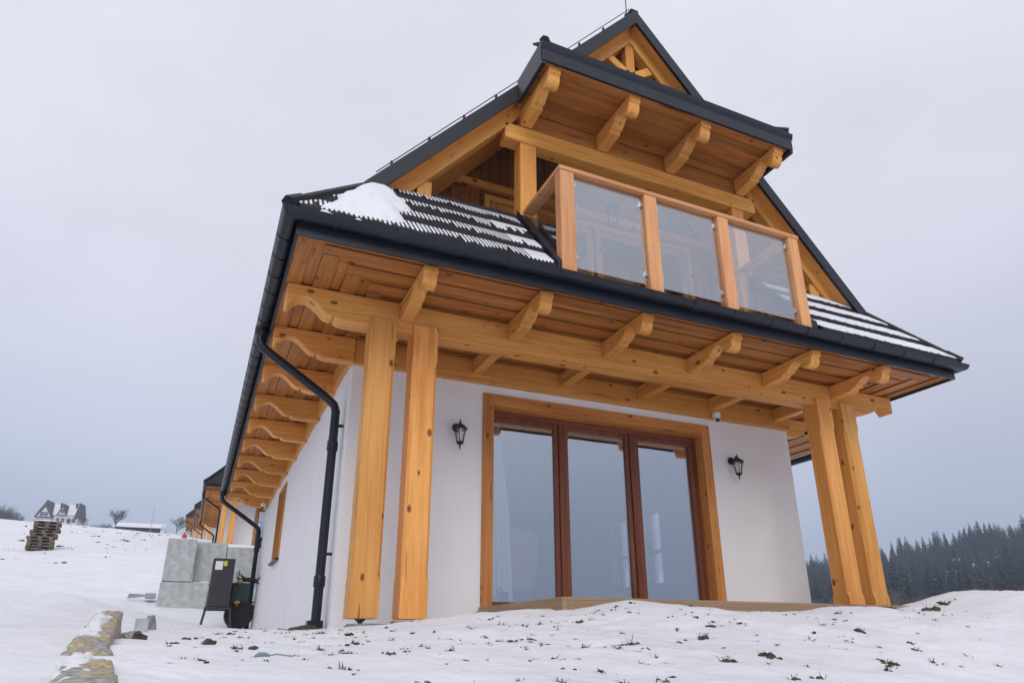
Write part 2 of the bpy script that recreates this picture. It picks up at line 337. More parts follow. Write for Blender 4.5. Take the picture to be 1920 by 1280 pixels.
def bracket_mesh(prof, w, name):           # profile (s, z): runs from s=0 towards -Y, width along +X
    return bevel(B().prism([(-s, z) for s, z in prof], 'x', 0, w).tomesh(name), .005)
B.tomesh = lambda s, name: mesh(name, s.v, s.f)
FB = bracket_mesh(front_prof, .135, 'eave_bracket')
SB = bracket_mesh(side_prof, .13, 'side_eave_bracket')
CB = bracket_mesh([(s*.93, (z-2.846)*1.15) for s, z in front_prof], .15, 'canopy_bracket')
for m_ in (FB, SB, CB): m_.materials.append(WY)

def post_mesh(w, z0, z1, ch=.028):
    b = B(); secs = [(z0, .004), (z0+.30, .004), (z0+.36, ch), (z1-.42, ch), (z1-.36, .004), (z1, .004)]
    n = 8
    for z, c in secs:
        for p in ((c,0),(w-c,0),(w,c),(w,w-c),(w-c,w),(c,w),(0,w-c),(0,c)): b.v.append((p[0], p[1], z))
    for i in range(len(secs)-1):
        for q in range(n): b.f.append((i*n+q, i*n+(q+1) % n, (i+1)*n+(q+1) % n, (i+1)*n+q))
    b.f.append(tuple(range(n-1, -1, -1))); b.f.append(tuple((len(secs)-1)*n+q for q in range(n)))
    return b.tomesh('porch_post')
PM = post_mesh(.25, -.165, 2.626); PM.materials.append(WZ)

def slab(name, plan, ztop, th, mat, parent):
    n = len(plan); b = B()
    b.add([(x, y, ztop(x, y)) for x, y in plan]+[(x, y, ztop(x, y)-th) for x, y in plan],
          [tuple(range(n)), tuple(range(2*n-1, n-1, -1))]+[(i, (i+1) % n, n+(i+1) % n, n+i) for i in range(n)])
    return b.put(name, mat, parent)
def lantern(loc, label, parent_group, s=1.0):
    t = tag(empty('wall_lantern', loc), label, 'wall lantern', parent_group)
    B().lathe([(.002,0),(.05,0),(.056,.008),(.05,.02),(.02,.03)], n=14).put('wall_plate', BLACK, t, loc=(0, 0, .05), rot=(R(90), 0, 0), smooth=False)
    B().tube([(0,-.01,.05),(0,-.05,.045),(0,-.085,.07),(0,-.115,.085),(0,-.13,.075)], .011, 8).put('arm', BLACK, t)
    c = (0, -.135, 0)
    B().lathe([(.088,.012),(.092,.0),(.07,.025),(.046,.045),(.022,.062),(.012,.075),(.010,.09),(.004,.12)], c, 6).put('cap', BLACK, t)
    B().lathe([(.066,.0),(.036,-.155)], c, 6).put('glass', LGLASS, t)
    for k_ in range(6):
        a = 2*pi*k_/6
        B().tube([(c[0]+.068*cos(a), c[1]+.068*sin(a), .004), (c[0]+.038*cos(a), c[1]+.038*sin(a), -.157)], .0045, 5).put('rib', BLACK, t)
    B().lathe([(.041,-.150),(.045,-.158),(.03,-.178),(.010,-.187),(.008,-.20),(.012,-.21),(.006,-.222),(.003,-.245)], c, 10).put('base', BLACK, t)
    B().lathe([(.012,-.11),(.016,-.07),(.014,-.045),(.02,-.04),(.02,0)], c, 8).put('bulb', WHITEP, t)
    return t

APK = 1.22
def zap(y): return 3.06+APK*(y+2.1)
HIPX0, HIPY0 = -1.0, -2.1
def yhip(x): return HIPY0+(x-HIPX0)*(SL/APK)+.03

def chalet(loc, label, near):
    H = tag(empty('chalet', loc), label, 'house', 'chalets in a row up the slope')
    # walls ---------------------------------------------------------------
    T = .32; DX0, DX1, DZ = 1.70, 4.82, 2.335
    front = B().box(0, DX0, 0, T, -.7, 2.85).box(DX1, W, 0, T, -.7, 2.85).box(DX0, DX1, 0, T, DZ, 2.85).box(DX0, DX1, 0, T, -.7, -.02)
    front.put('front_wall', PLASTER, H)
    wy0, wy1, wz0, wz1 = 5.66, 6.74, 1.05, 2.39
    lw = B().box(0, T, T, wy0, -.7, 2.85).box(0, T, wy1, 10., -.7, 2.85).box(0, T, wy0, wy1, -.7, wz0).box(0, T, wy0, wy1, wz1, 2.85)
    lw.put('left_wall', PLASTER, H)
    rw = B()
    ys = [T, 2.87, 3.45, 3.95, 4.5, 10.]
    rw.box(W-T, W, ys[0], ys[1], -.7, 2.85).box(W-T, W, ys[2], ys[3], -.7, 2.85).box(W-T, W, ys[4], ys[5], -.7, 2.85)
    for a_, b_ in ((1, 2), (3, 4)): rw.box(W-T, W, ys[a_], ys[b_], -.7, .55).box(W-T, W, ys[a_], ys[b_], 1.95, 2.85)
    rw.put('right_wall', PLASTER, H)
    box('rear_wall', T, W-T, 9.7, 10., -.7, 2.85, PLASTER, H)
    # side window
    wf = B().box(.10, .17, wy0, wy1, wz1-.07, wz1).box(.10, .17, wy0, wy1, wz0, wz0+.07).box(.10, .17, wy0, wy0+.07, wz0+.07, wz1-.07).box(.10, .17, wy1-.07, wy1, wz0+.07, wz1-.07).put('side_window', MZ, H, bev=.004)
    box('pane', .13, .14, wy0+.07, wy1-.07, wz0+.07, wz1-.07, GLASS, wf)
    B().box(-.025, .10, wy0-.0, wy0+.045, wz0, wz1).box(-.025, .10, wy1-.045, wy1, wz0, wz1).box(-.025, .10, wy0+.045, wy1-.045, wz1-.045, wz1).put('casing', CZ, wf)
    box('sill', -.07, .10, wy0-.03, wy1+.03, wz0-.035, wz0-.003, METAL, wf)
    # beams ---------------------------------------------------------------
    bp = [(-x+0, z) for x, z in side_prof if z < 2.84]
    # front beam with scroll-cut ends
    low = [(x, z-.012) for x, z in side_prof[:-2]]
    pts = [(-s, z) for s, z in reversed(low)]+[(W+s, z) for s, z in low]
    pts += [(W+.868, 2.846), (-.868, 2.846)]
    b = B().prism(pts, 'y', -1.13, -.92).put('porch_beam', WX, H, bev=.006)
    box('wall_plate', .0, W, -.075, -.004, 2.566, 2.848, WX, H, bev=.004)
    B().box(-.045, -.004, .0, 10., 2.60, 2.848).put('side_wall_plate', WY, H)
    B().box(W+.004, W+.045, .0, 10., 2.60, 2.848).put('side_wall_plate', WY, H)
    nb = 6; bx = [.22+1.178*i for i in range(nb)]
    for x in bx:
        link('eave_bracket', FB, None, H, (x, -1.135, 0))
        if near: box('porch_joist', x+.01, x+.125, -.915, -.08, 2.668, 2.846, WY, H, bev=.004)
    sy = [.03, 1.2, 2.37, 3.54, 4.71, 5.88, 7.05, 8.22, 9.5]
    for y in sy:
        link('side_eave_bracket', SB, None, H, (-.005, y, 0), (0, 0, R(-90)))
        link('side_eave_bracket', SB, None, H, (W+.005, y+.13, 0), (0, 0, R(90)))
    # soffit --------------------------------------------------------------
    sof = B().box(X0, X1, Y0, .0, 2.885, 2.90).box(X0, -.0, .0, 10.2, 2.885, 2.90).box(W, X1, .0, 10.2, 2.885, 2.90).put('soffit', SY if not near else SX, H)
    if near:
        pit = .127
        def board(x0, x1, y0, y1, kk, mat):
            z = ZS if kk % 2 == 0 else ZS+.020
            wv = .008 if kk % 2 == 0 else -.012
            if mat is SX: y0 -= wv; y1 += wv
            else: x0 -= wv; x1 += wv
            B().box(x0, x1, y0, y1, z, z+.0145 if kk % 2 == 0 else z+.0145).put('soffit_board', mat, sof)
        for kk in range(7):
            a = X0+kk*pit
            board(a, a+pit, Y0+max(0, kk)*pit+.0, 10.2, kk, SY)
            b2 = X1-kk*pit
            board(b2-pit, b2, Y0+kk*pit, 10.2, kk, SY)
            c = Y0+kk*pit
            board(X0+(kk+1)*pit-.02, X1-(kk+1)*pit+.02, c, c+pit, kk+1, SX)
        for kk in range(9):
            c = Y0+7*pit+kk*pit
            board(.0, W, c, min(c+pit, -.004), kk, SX)
    # posts ---------------------------------------------------------------
    for i, px in enumerate((-.055, .375, W-.375-.25, W+.055-.25)):
        o = link('porch_post', PM, None, H, (px, -1.17, 0))
        if i == 0 and near:
            B().lathe([(.022,-.25),(.022,-.19),(.045,-.178),(.045,-.166)], (.125, .125, 0), 10).put('post_foot', GREY, o)
            B().lathe([(.20,-.40),(.195,-.235),(.17,-.208),(.02,-.203)], (.17, .05, 0), 11).put('foot_pad', GREY, o)
    # fascia and gutter -----------------------------------------------------
    path = [(X0, YB-.1), (X0, Y0), (X1, Y0), (X1, YB-.1)]
    # outward = right-hand side of travel: from the rear along the left eave, so flip the offsets
    def sw(prof, pth=path): return B().sweep(pth, [(o_, z) for o_, z in prof])
    fas = sw([(.002, 2.815), (.024, 2.815), (.024, 3.06), (.002, 3.06)]).put('fascia', METAL, H)
    r_, cx_, cz_ = .066, .092, 2.982
    gp = [(cx_+r_*cos(a), cz_+r_*sin(a)) for a in np.linspace(pi, 2*pi, 13)]+[(cx_+r_+.006, cz_+.012), (cx_+r_-.006, cz_+.014), (cx_+r_-.007, cz_)]+[(cx_+(r_-.006)*cos(a), cz_+(r_-.006)*sin(a)) for a in np.linspace(2*pi, pi, 13)][1:]
    g = autosmooth(sw(gp).put('gutter', METAL, H))
    if near:
        rp = [(cx_+(r_+.006)*cos(a), cz_+(r_+.006)*sin(a)) for a in np.linspace(pi*.98, 2.02*pi, 13)]+[(cx_+(r_+.001)*cos(a), cz_+(r_+.001)*sin(a)) for a in np.linspace(2*pi, pi, 13)]
        ring = lambda p0, p1: autosmooth(B().sweep([p0, p1], rp).put('gutter_clip', METAL, g))
        x = -.62
        while x < X1-.1:
            ring((x, Y0), (x+(.075 if int(x*7) % 3 == 0 else .022), Y0)); x += .53
        y = -1.75
        while y < 10.1:
            ring((X0, y+.022), (X0, y)); y += .36
    # downpipes
    def downpipe(y, zb, yoff):
        pts = [(-.99, y+.02, 2.96), (-.99, y+.02, 2.83), (-.985, y+.015, 2.77), (-.95, y+.01, 2.715), (-.86, y, 2.65), (-.20, y+yoff, 2.215), (-.125, y+yoff, 2.15), (-.10, y+yoff, 2.08), (-.10, y+yoff, zb)]
        d = autosmooth(B().tube(pts, .049, 14).put('downpipe', METAL, H), 50)
        if near:
            for z in (1.62, .18): autosmooth(B().lathe([(.057, 0), (.060, .01), (.060, .10), (.056, .112)], (-.10, y+yoff, z), 14).put('pipe_collar', METAL, d))
            autosmooth(B().lathe([(.05, 0), (.075, .04), (.075, .11)], (-.985, y+.02, 2.85), 14).put('outlet', METAL, d))
            B().box(-.19, -.04, y+yoff-.10, y+yoff+.05, zb-.03, zb+.045).put('pipe_shoe', METAL, d)
            for z in (1.9, .5): B().box(-.07, .005, y+yoff-.012, y+yoff+.012, z, z+.03).put('pipe_bracket', METAL, d)
    downpipe(.26, -.19, -.01); downpipe(9.85, -.15, 0)
    # main roof -------------------------------------------------------------
    hx = HIPX0+(YK-HIPY0)*(APK/SL)
    plan = [(HIPX0, YB), (HIPX0, HIPY0), (hx, YK), (XR, YK), (XR, YB)]
    zt = lambda x, y: zroof(x)-.06
    roof = slab('roof', plan, zt, .10, TILE, H)
    slab('roof_slope', [(W-x, y) for x, y in plan][::-1], zt, .10, TILE, roof)
    # canopy corner slopes (the main slopes run forward up to the canopy hips)
    CX0, CY, CZ_ = 1.43, -2.085, 5.89
    cslope = .95; hy = lambda x: CY+(x-CX0)*SL/cslope
    cx1 = CX0+(YK-CY)*cslope/SL
    # boarded underside of the overhanging slopes
    for s_ in (0, 1):
        f_ = (lambda x: x) if s_ == 0 else (lambda x: W-x)
        pl = [(f_(-.2), YK+.03), (f_(XR-.01), YK+.03), (f_(XR-.01), -.05), (f_(-.2), -.05)]
        slab('verge_boarding', pl if s_ == 0 else pl[::-1], lambda x, y: zroof(x)-.163, .02, WRL if s_ == 0 else WRR, roof)
        # dark verge trim
        zz = lambda x, o_: zroof(x)+o_
        xa = hx-.02
        B().prism([(f_(xa), zz(xa, .02)), (f_(XR), ZA+.02), (f_(XR), ZA-.215), (f_(xa), zz(xa, -.215))], 'y', YK-.028, YK).put('verge_trim', METAL, roof)
        # gable rafter
        B().prism([(f_(.02), zz(.02, -.128)), (f_(XR), ZA-.128), (f_(XR), ZA-.40), (f_(.02), zz(.02, -.40))], 'y', -1.27, -1.11).put('gable_rafter', WRL if s_ == 0 else WRR, H, bev=.006)
        # canopy corner slope
        slab('corner_slope', [(f_(CX0), YK-.03), (f_(CX0), CY), (f_(cx1), YK-.03)] if s_ else [(f_(cx1), YK-.03), (f_(CX0), CY), (f_(CX0), YK-.03)], lambda x, y: zroof(x)+.01, .05, TILE, roof)
        xq = sorted((f_(CX0-.045), f_(CX0+.005)))
        B().box(xq[0], xq[1], CY-.02, YK-.03, zroof(CX0)-.30, zroof(CX0)+.02).put('canopy_end_fascia', METAL, roof)
        # hip caps
        hp = [(f_(HIPX0-.01), HIPY0-.02, 3.045), (f_(hx), YK, 3.905)]
        a0, a1 = Vector(hp[0]), Vector(hp[1])
        B().tube([a0, a0+(a1-a0)*.16, a0+(a1-a0)*.165, a1], [.066, .060, .050, .050], 6).put('hip_cap', TILE, roof)
        B().tube([(f_(CX0-.01), CY-.02, CZ_+.03), (f_(CX0+.12), CY+.13, CZ_+.14), (f_(cx1), YK, zroof(cx1)+.02)], [.06, .05, .05], 6).put('hip_cap', TILE, roof)
    box('ridge_cap', XR-.07, XR+.07, YK-.02, YB, ZA-.03, ZA+.05, TILE, roof, bev=.02)
    # canopy over the balcony -------------------------------------------------
    cz = lambda x, y: CZ_+cslope*(y-CY)
    CS_ = CZ_-.235
    can = slab('canopy', [(CX0, CY), (W-CX0, CY), (W-cx1, YK+.1), (cx1, YK+.1)], cz, .06, TILE, H)
    B().box(CX0-.045, W-CX0+.045, CY-.028, CY, CZ_-.255, CZ_-.005).put('canopy_fascia', METAL, can)
    B().prism([(CY-.052, CZ_-.01), (CY-.0, CZ_-.004), (CY-.029, CZ_-.10), (CY-.046, CZ_-.045)], 'x', CX0-.06, W-CX0+.06).put('drip_edge', METAL, can)
    B().box(CX0+.05, W-CX0-.05, -1.262, -1.245, 5.437, CS_+.02).put('filler_board', SX, can)
    CS = CZ_-.235                                     # soffit level
    y = CY+.005; kk = 0
    while y < -1.28:
        y2 = min(y+.135, -1.275)
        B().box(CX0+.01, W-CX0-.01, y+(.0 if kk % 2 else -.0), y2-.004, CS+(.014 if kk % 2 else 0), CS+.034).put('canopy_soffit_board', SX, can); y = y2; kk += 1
    for x in (1.50, 2.56, 3.60, W-1.50-.15): link('canopy_bracket', CB, None, H, (x, -1.275, CS))
    if near:
        x = CX0; kk = 0
        while x < W-CX0-.05:                           # ribbed tiles along the canopy edge
            x2 = min(x+.33, W-CX0)
            B().prism([(CY-.04, CZ_-.0), (CY+.30, CZ_+cslope*.30+.0), (CY+.30, CZ_+cslope*.30+.03), (CY-.04, CZ_+.022)], 'x', x+.004, x2-.004).put('tile', TILE, can); x = x2; kk += 1
    # gable frame -----------------------------------------------------------
    box('tie_beam', 1.31, W-1.31, -1.27, -1.08, 5.215, 5.435, WX, H, bev=.008)
    for x in (1.515, W-1.515-.21): box('gable_post', x, x+.21, -1.25, -1.06, 3.0, 5.215, WZ, H, bev=.008)
    for x in (.30, W-.46): box('knee_post', x, x+.16, -1.235, -1.09, 3.0, zroof(.38)-.38, WZ, H, bev=.006)
    # fan struts under the ridge
    def strut(a, b_, w_):
        a = Vector((a[0], 0, a[1])); b_ = Vector((b_[0], 0, b_[1])); d = (b_-a).normalized(); n = Vector((-d.z, 0, d.x))*w_/2
        B().prism([((a+n).x, (a+n).z), ((b_+n).x, (b_+n).z), ((b_-n).x, (b_-n).z), ((a-n).x, (a-n).z)], 'y', -1.24, -1.13).put('fan_strut', WZ, H, bev=.004)
    strut((XR, 6.80), (XR, 7.54), .14); strut((XR+.03, 6.90), (XR-.42, 7.22), .12); strut((XR-.03, 6.90), (XR+.42, 7.22), .12)
    # gable boarding behind the struts, loggia walls
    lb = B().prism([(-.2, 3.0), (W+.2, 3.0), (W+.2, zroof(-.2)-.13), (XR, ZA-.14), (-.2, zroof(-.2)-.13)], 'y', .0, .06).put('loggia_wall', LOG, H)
    box('balcony_floor', 1.60, W-1.60, -2.02, .0, 2.93, 3.03, DECK, H)
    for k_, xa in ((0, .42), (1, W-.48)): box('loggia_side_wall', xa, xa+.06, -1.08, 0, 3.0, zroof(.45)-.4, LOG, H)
    if near:
        x = .5; kk = 0
        while x < W-.5:
            zt_ = min(zroof(x), zroof(x+.14))-.16
            if not 1.62 < x+.07 < 4.80 or True:
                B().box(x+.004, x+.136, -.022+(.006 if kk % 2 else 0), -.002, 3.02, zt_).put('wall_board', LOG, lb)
            x += .14; kk += 1
        B().box(.6, W-.6, -.10, -.024, 5.36, 5.46).put('loggia_beam', WX, H, bev=.005)
        fw = B()
        xs = [1.62, 2.18, 2.24, 3.18, 3.24, 4.18, 4.24, 4.80]
        for a_ in range(0, 8, 2):
            p, q = xs[a_], xs[a_+1]
            fw.box(p, p+.085, -.075, -.024, 3.03, 5.17).box(q-.085, q, -.075, -.024, 3.03, 5.17).box(p+.085, q-.085, -.075, -.024, 5.085, 5.17).box(p+.085, q-.085, -.075, -.024, 3.03, 3.14)
        fo = fw.put('balcony_door', CZ, H, bev=.004)
        B().box(1.52, 1.60, -.095, -.024, 3.03, 5.26).box(4.82, 4.90, -.095, -.024, 3.03, 5.26).box(1.60, 4.82, -.095, -.024, 5.18, 5.26).put('casing', WX, fo)
        for a_ in range(0, 8, 2): box('pane', xs[a_]+.085, xs[a_+1]-.085, -.052, -.042, 3.14, 5.085, GLASS, fo)
    # balcony railing ---------------------------------------------------------
    ZR = 4.259; ra, rb = 1.54, W-1.54-.06
    rl = B().box(ra, rb, -2.145, -2.005, ZR-.05, ZR).box(ra, ra+.14, -2.003, -1.10, ZR-.05, ZR-.001).box(rb-.14, rb, -2.003, -1.10, ZR-.05, ZR-.001).put('balcony_railing', RX, H, bev=.006)
    pxs = [1.55, 2.585, 3.585, 4.655]; pw = [.165, .16, .15, .15]
    for x, w_ in zip(pxs, pw): box('rail_post', x, x+w_, -2.135, -2.015, 3.0, ZR-.051, RZ, rl, bev=.006)
    if near:
        for i in range(3):
            a_, b_ = pxs[i]+pw[i]+.012, pxs[i+1]-.012
            box('glass_pane', a_, b_, -2.085, -2.075, 3.11, ZR-.075, RGLASS, rl)
            for x in (a_-.012, b_-.028):
                for z in (3.20, ZR-.20): box('glass_clip', x, x+.04, -2.098, -2.062, z, z+.055, STEEL, rl, bev=.003)
        for x in (ra+.07, rb-.07): box('glass_pane', x-.005, x+.005, -1.99, -1.27, 3.11, ZR-.075, RGLASS, rl)
    # apron roofs left and right of the balcony ---------------------------------
    for s_ in (0, 1):
        f_ = (lambda x: x) if s_ == 0 else (lambda x: W-x)
        xe = 1.535
        pl = [(HIPX0, HIPY0), (xe, HIPY0), (xe, -1.18), (-.1, -1.18), (hx, YK)]
        ap = slab('apron_roof', [(f_(x), y) for x, y in pl], lambda x, y: zap(y)-.05, .05, TILE, H)
        B().prism([(HIPY0-.02, zap(HIPY0)+.075), (-1.15, zap(-1.15)+.10), (-1.15, zap(-1.15)-.08), (HIPY0-.02, zap(HIPY0)-.06)], 'x', *sorted((f_(xe-.03), f_(xe+.06)))).put('verge_board', METAL, ap, bev=.006)
        B().box(*sorted((f_(-.05), f_(xe))), -1.20, -1.14, zap(-1.2)-.05, zap(-1.2)+.055).put('top_flashing', TILE, ap)
        if not near: continue
        NC = 4; ylo = HIPY0-.045; yhi = -1.19; cl = (yhi-ylo)/NC; per = .042
        rs = random.Random(3+s_); sb = B()
        for c in range(NC):
            cb = B(); ya = ylo+c*cl; yb_ = ya+cl+.02
            lift = .045
            def P(x, y, h):                       # a point on the tilted course
                tt = (y-ya)/cl; return (f_(x), y, zap(y)+lift*(1-tt)+h)
            nr = int((xe-.03-(HIPX0+.08))/per)
            for i in range(nr):
                xa = HIPX0+.08+i*per; xb = xa+per
                ye = min(yb_, yhip(xa)-.02)
                if ye-ya < .04: continue
                pr = [(xa, 0), (xa+.020, 0), (xa+.024, .013), (xa+.038, .013), (xb, 0)]
                base = len(cb.v)
                for (x, h) in pr: cb.v += [(f_(x), ya, zap(ya)-.03), P(x, ya, h), P(x, ye, h)]
                for q in range(4):
                    o_ = base+q*3; cb.f += [(o_, o_+3, o_+4, o_+1), (o_+1, o_+4, o_+5, o_+2)]
                # snow lying in the grooves
                if s_ == 0:
                    cov = .60+.55*(vnoise(np.array([xa*3.1]), np.array([c*3.1]), 9)[0])+.35*(vnoise(np.array([xa*11.]), np.array([c*5.7]), 12)[0])
                    cov = cov*(1.0 if c < 3 else .8); cov *= 1 if rs.random() > .16 else .35
                    s0 = ya+cl*(1-max(.15, min(.97, cov+.12)))-.01; s1 = min(ya+cl*.985, ye-.01)
                    x_a, x_b = xa-.003, xa+.020+rs.random()*.004; hh = .014
                    if xa > 1.22-.1*c and c < 3: x_b = xa+.041; hh = .022
                else:
                    cov = .86+.08*rs.random(); s0 = ya+cl*(.02+.13*rs.random()+(.05 if c else 0)); s1 = min(ya+cl*cov, ye-.005); x_a, x_b = xa-.002, xb-.0005; hh = .026
                if s1-s0 > .03:
                    b0 = len(sb.v); xm = (x_a+x_b)/2; ym = s0+.02
                    for (x, y_, h) in ((x_a, s0+.008, .001), (x_b, s0+.008, .001), (x_a+.002, ym, hh), (x_b-.002, ym, hh), (x_a+.002, s1-.02, hh), (x_b-.002, s1-.02, hh), (x_a, s1, .001), (x_b, s1, .001), (x_a, ym, -.004), (x_b, ym, -.004), (x_a, s1-.02, -.004), (x_b, s1-.02, -.004)):
                        sb.v.append(P(x, y_, h))
                    sb.f += [tuple(b0+q for q in t_) for t_ in ((0,1,3,2),(2,3,5,4),(4,5,7,6),(2,4,10,8),(3,9,11,5),(0,2,8),(1,9,3),(4,6,10),(5,11,7))]
            cb.put('tile_course', TILE, ap)
        if s_ == 0:                                  # the thick patch near the hip
            poly = [(-.74,-2.13),(-.60,-1.86),(-.40,-1.55),(-.27,-1.36),(-.16,-1.24),(-.02,-1.33),(.04,-1.50),(.14,-1.66),(.10,-1.74),(-.02,-1.78),(-.02,-1.98),(-.10,-2.08),(-.3,-2.10),(-.5,-2.13)]
            def sdp(x, y):
                ins = False; md = 9
                for i in range(len(poly)):
                    ax, ay = poly[i]; bx_, by = poly[i-1]
                    if (ay > y) != (by > y) and x < (bx_-ax)*(y-ay)/(by-ay)+ax: ins = not ins
                    t_ = max(0, min(1, ((x-ax)*(bx_-ax)+(y-ay)*(by-ay))/((bx_-ax)**2+(by-ay)**2))); md = min(md, math.hypot(x-ax-t_*(bx_-ax), y-ay-t_*(by-ay)))
                return md if ins else -md
            n1, n2 = 64, 64; b0 = len(sb.v); ids = {}
            for j in range(n2):
                for i in range(n1):
                    x = -.8+1.0*i/(n1-1); y = -2.16+.95*j/(n2-1); d = sdp(x, y)+.05*float(vnoise(np.array([x*14]), np.array([y*14]), 5)[0])
                    th = -.03+.125*(max(0, min(1, (d+.02)/.12)))**.55 if d > -.05 else -.05
                    th += .02*float(vnoise(np.array([x*5]), np.array([y*5]), 7)[0])
                    ids[i, j] = len(sb.v); sb.v.append((x, y, zap(y)+.02+th))
            for j in range(n2-1):
                for i in range(n1-1):
                    x = -.8+1.0*(i+.5)/(n1-1); y = -2.16+.95*(j+.5)/(n2-1)
                    if sdp(x, y) > -.045: sb.f.append((ids[i, j], ids[i+1, j], ids[i+1, j+1], ids[i, j+1]))
        so = sb.put('roof_snow', SNOW, None, loc=loc, smooth=(s_ == 0))
        tag(so, ('melting snow in stripes and a thick patch on dark tiles beside the large corner gutter' if s_ == 0 else 'snow covering the tile courses on the far end of the lower roof'), 'snow', kind='stuff')
    # french door -------------------------------------------------------------
    fd = B().box(DX0+.002, DX1-.002, .13, .21, DZ-.10, DZ-.003).put('french_door', MX, H, bev=.004)
    cb_ = .125
    B().box(DX0-cb_, DX0+.012, -.03, -.003, -.02, DZ+cb_).put('casing', CZ, fd, bev=.003)
    B().box(DX1-.012, DX1+cb_, -.03, -.003, -.02, DZ+cb_).put('casing', CZ, fd, bev=.003)
    B().box(DX0+.012, DX1-.012, -.031, -.003, DZ-.012, DZ+cb_).put('casing', CX, fd, bev=.003)
    B().box(DX0+.003, DX0+.015, -.003, .13, -.02, DZ-.015).put('reveal', CZ, fd)
    B().box(DX1-.015, DX1-.003, -.003, .13, -.02, DZ-.015).put('reveal', CZ, fd)
    B().box(DX0+.016, DX1-.016, -.003, .13, DZ-.027, DZ-.014).put('reveal', CX, fd)
    gx_ = [1.775, 2.60, 2.795, 3.655, 3.86, 4.70]
    for a_ in range(3):
        p, q = gx_[2*a_], gx_[2*a_+1]; f0 = .055
        s = B().box(p-f0, p, .135, .20, .0, 2.235).box(q, q+f0, .135, .20, .0, 2.235).box(p, q, .135, .20, 2.17, 2.235).box(p, q, .135, .20, .0, .07).put('sash', MZ, fd, bev=.005)
        box('pane', p, q, .165, .175, .07, 2.17, GLASS, s)
    B().box(DX0+.016, 1.719, .128, .205, -.01, DZ-.101).put('jamb', MZ, fd, bev=.004); B().box(4.756, DX1-.016, .128, .205, -.01, DZ-.101).put('jamb', MZ, fd, bev=.004)
    for a_, b_ in ((2.657, 2.738), (3.712, 3.803)): box('mullion', a_, b_, .11, .21, .0, 2.235, MZ, fd, bev=.004)
    if near:
        # the room behind the door
        rm = B().box(T, W-T, T, 8., -.06, -.01).put('room_floor', FLOORW, H)
        box('room_ceiling', T, W-T, T, 8., 2.62, 2.66, CREAM, H)
        box('partition', T, W-T, 7.0, 7.1, -.01, 2.62, CREAM, H)
        box('room_column', 3.9, 4.7, 6.3, 6.99, -.01, 2.62, CREAM, H)
        for a_, b_ in ((ys[1], ys[2]), (ys[3], ys[4])):
            w_ = B().box(W-.2, W-.12, a_, b_, 1.87, 1.95).box(W-.2, W-.12, a_, b_, .55, .63).box(W-.2, W-.12, a_, a_+.07, .63, 1.87).box(W-.2, W-.12, b_-.07, b_, .63, 1.87).box(W-.2, W-.12, a_+.07, b_-.07, 1.15, 1.2).put('side_window', MZ, H)
            box('pane', W-.165, W-.155, a_+.07, b_-.07, .63, 1.87, RGLASS, w_)
    # lightning wire over the verge
    wb = B().tube([(hx+.1, YK+.05, zroof(hx+.1)+.09), (XR-.05, YK+.05, ZA+.09)], .006, 5, cap=True)
    if near:
        wb.tube([(XR-.06, YK+.1, ZA), (XR-.06, YK+.1, ZA+1.2)], .008, 5)
        for q in range(9):
            x = hx+.25+q*.39; wb.box(x-.012, x+.012, YK+.035, YK+.065, zroof(x), zroof(x)+.10)
    wb.put('lightning_wire', STEEL if not near else METAL, H)
    return H

HN = chalet((0, 0, 0), 'large white chalet in front with honey timber porch and glass balcony', True)
chalet((-.58, 30.15, 3.86), 'white timber chalet directly behind the front house, beyond the concrete blocks', False)
chalet((-1.32, 60.15, 7.86), 'third chalet of the row, mostly hidden behind the second', False)
chalet((-2.62, 90.15, 11.75), 'farthest chalet of the row at its left end', False)

# side wing eave on the far side of the front house
wing = tag(empty('side_porch_roof', (0, 0, 0)), 'dark guttered side porch roof with snow behind the far posts', 'porch roof')
wp = [(7.5, 1.3), (8.58, .95), (8.58, 5.0), (7.5, 5.0)]
for q in range(5): B().box(7.60+.19*q, 7.60+.19*q+.17, .75, 5., 2.84+.02*(q % 2), 2.875+.02*(q % 2)).put('soffit_board', SY, wing)
slab('roof', [(7.45, .7), (8.62, .7), (8.62, 5.05), (7.45, 5.05)], lambda x, y: 3.05+(8.62-x)*.6, .12, TILE, wing)
B().box(8.56, 8.60, .72, 5., 2.845, 2.95).put('fascia', WHITEP, wing)
autosmooth(B().tube([(8.68, .66, 2.83), (8.68, 5.05, 2.83)], .075, 12).put('gutter', METAL, wing))
B().box(7.6, 7.75, 4.7, 4.85, -.6, 2.8).put('porch_post', WZ, wing)

# ------------------------------------------------------------------ deck / doorstep
deck = tag(empty('terrace_deck', (0, 0, 0)), 'low brown terrace step in front of the glass doors, half buried in snow', 'terrace')
y = -1.95; i = 0
while y < -.04:
    y2 = min(y+.14, -.035); box('deck_board', 1.56+.0, 6.55, y, y2-.006, -.025, .0, DECK, deck); y = y2; i += 1
box('front_board', 1.60, 6.55, -1.957, -1.932, -.125, -.027, DECK, deck, bev=.004)
B().box(1.545, 1.599, -1.957, -.04, -.13, -.002).put('side_board', DECKY, deck, bev=.004)
box('joist_frame', 1.75, 6.4, -1.7, -.05, -.40, -.03, BLACK, deck)
plin = tag(box('plinth_board', .34, 1.53, -1.16, -1.02, -.285, -.18, DECK, None, bev=.004), 'short brown board on the ground under the second porch post', 'board')

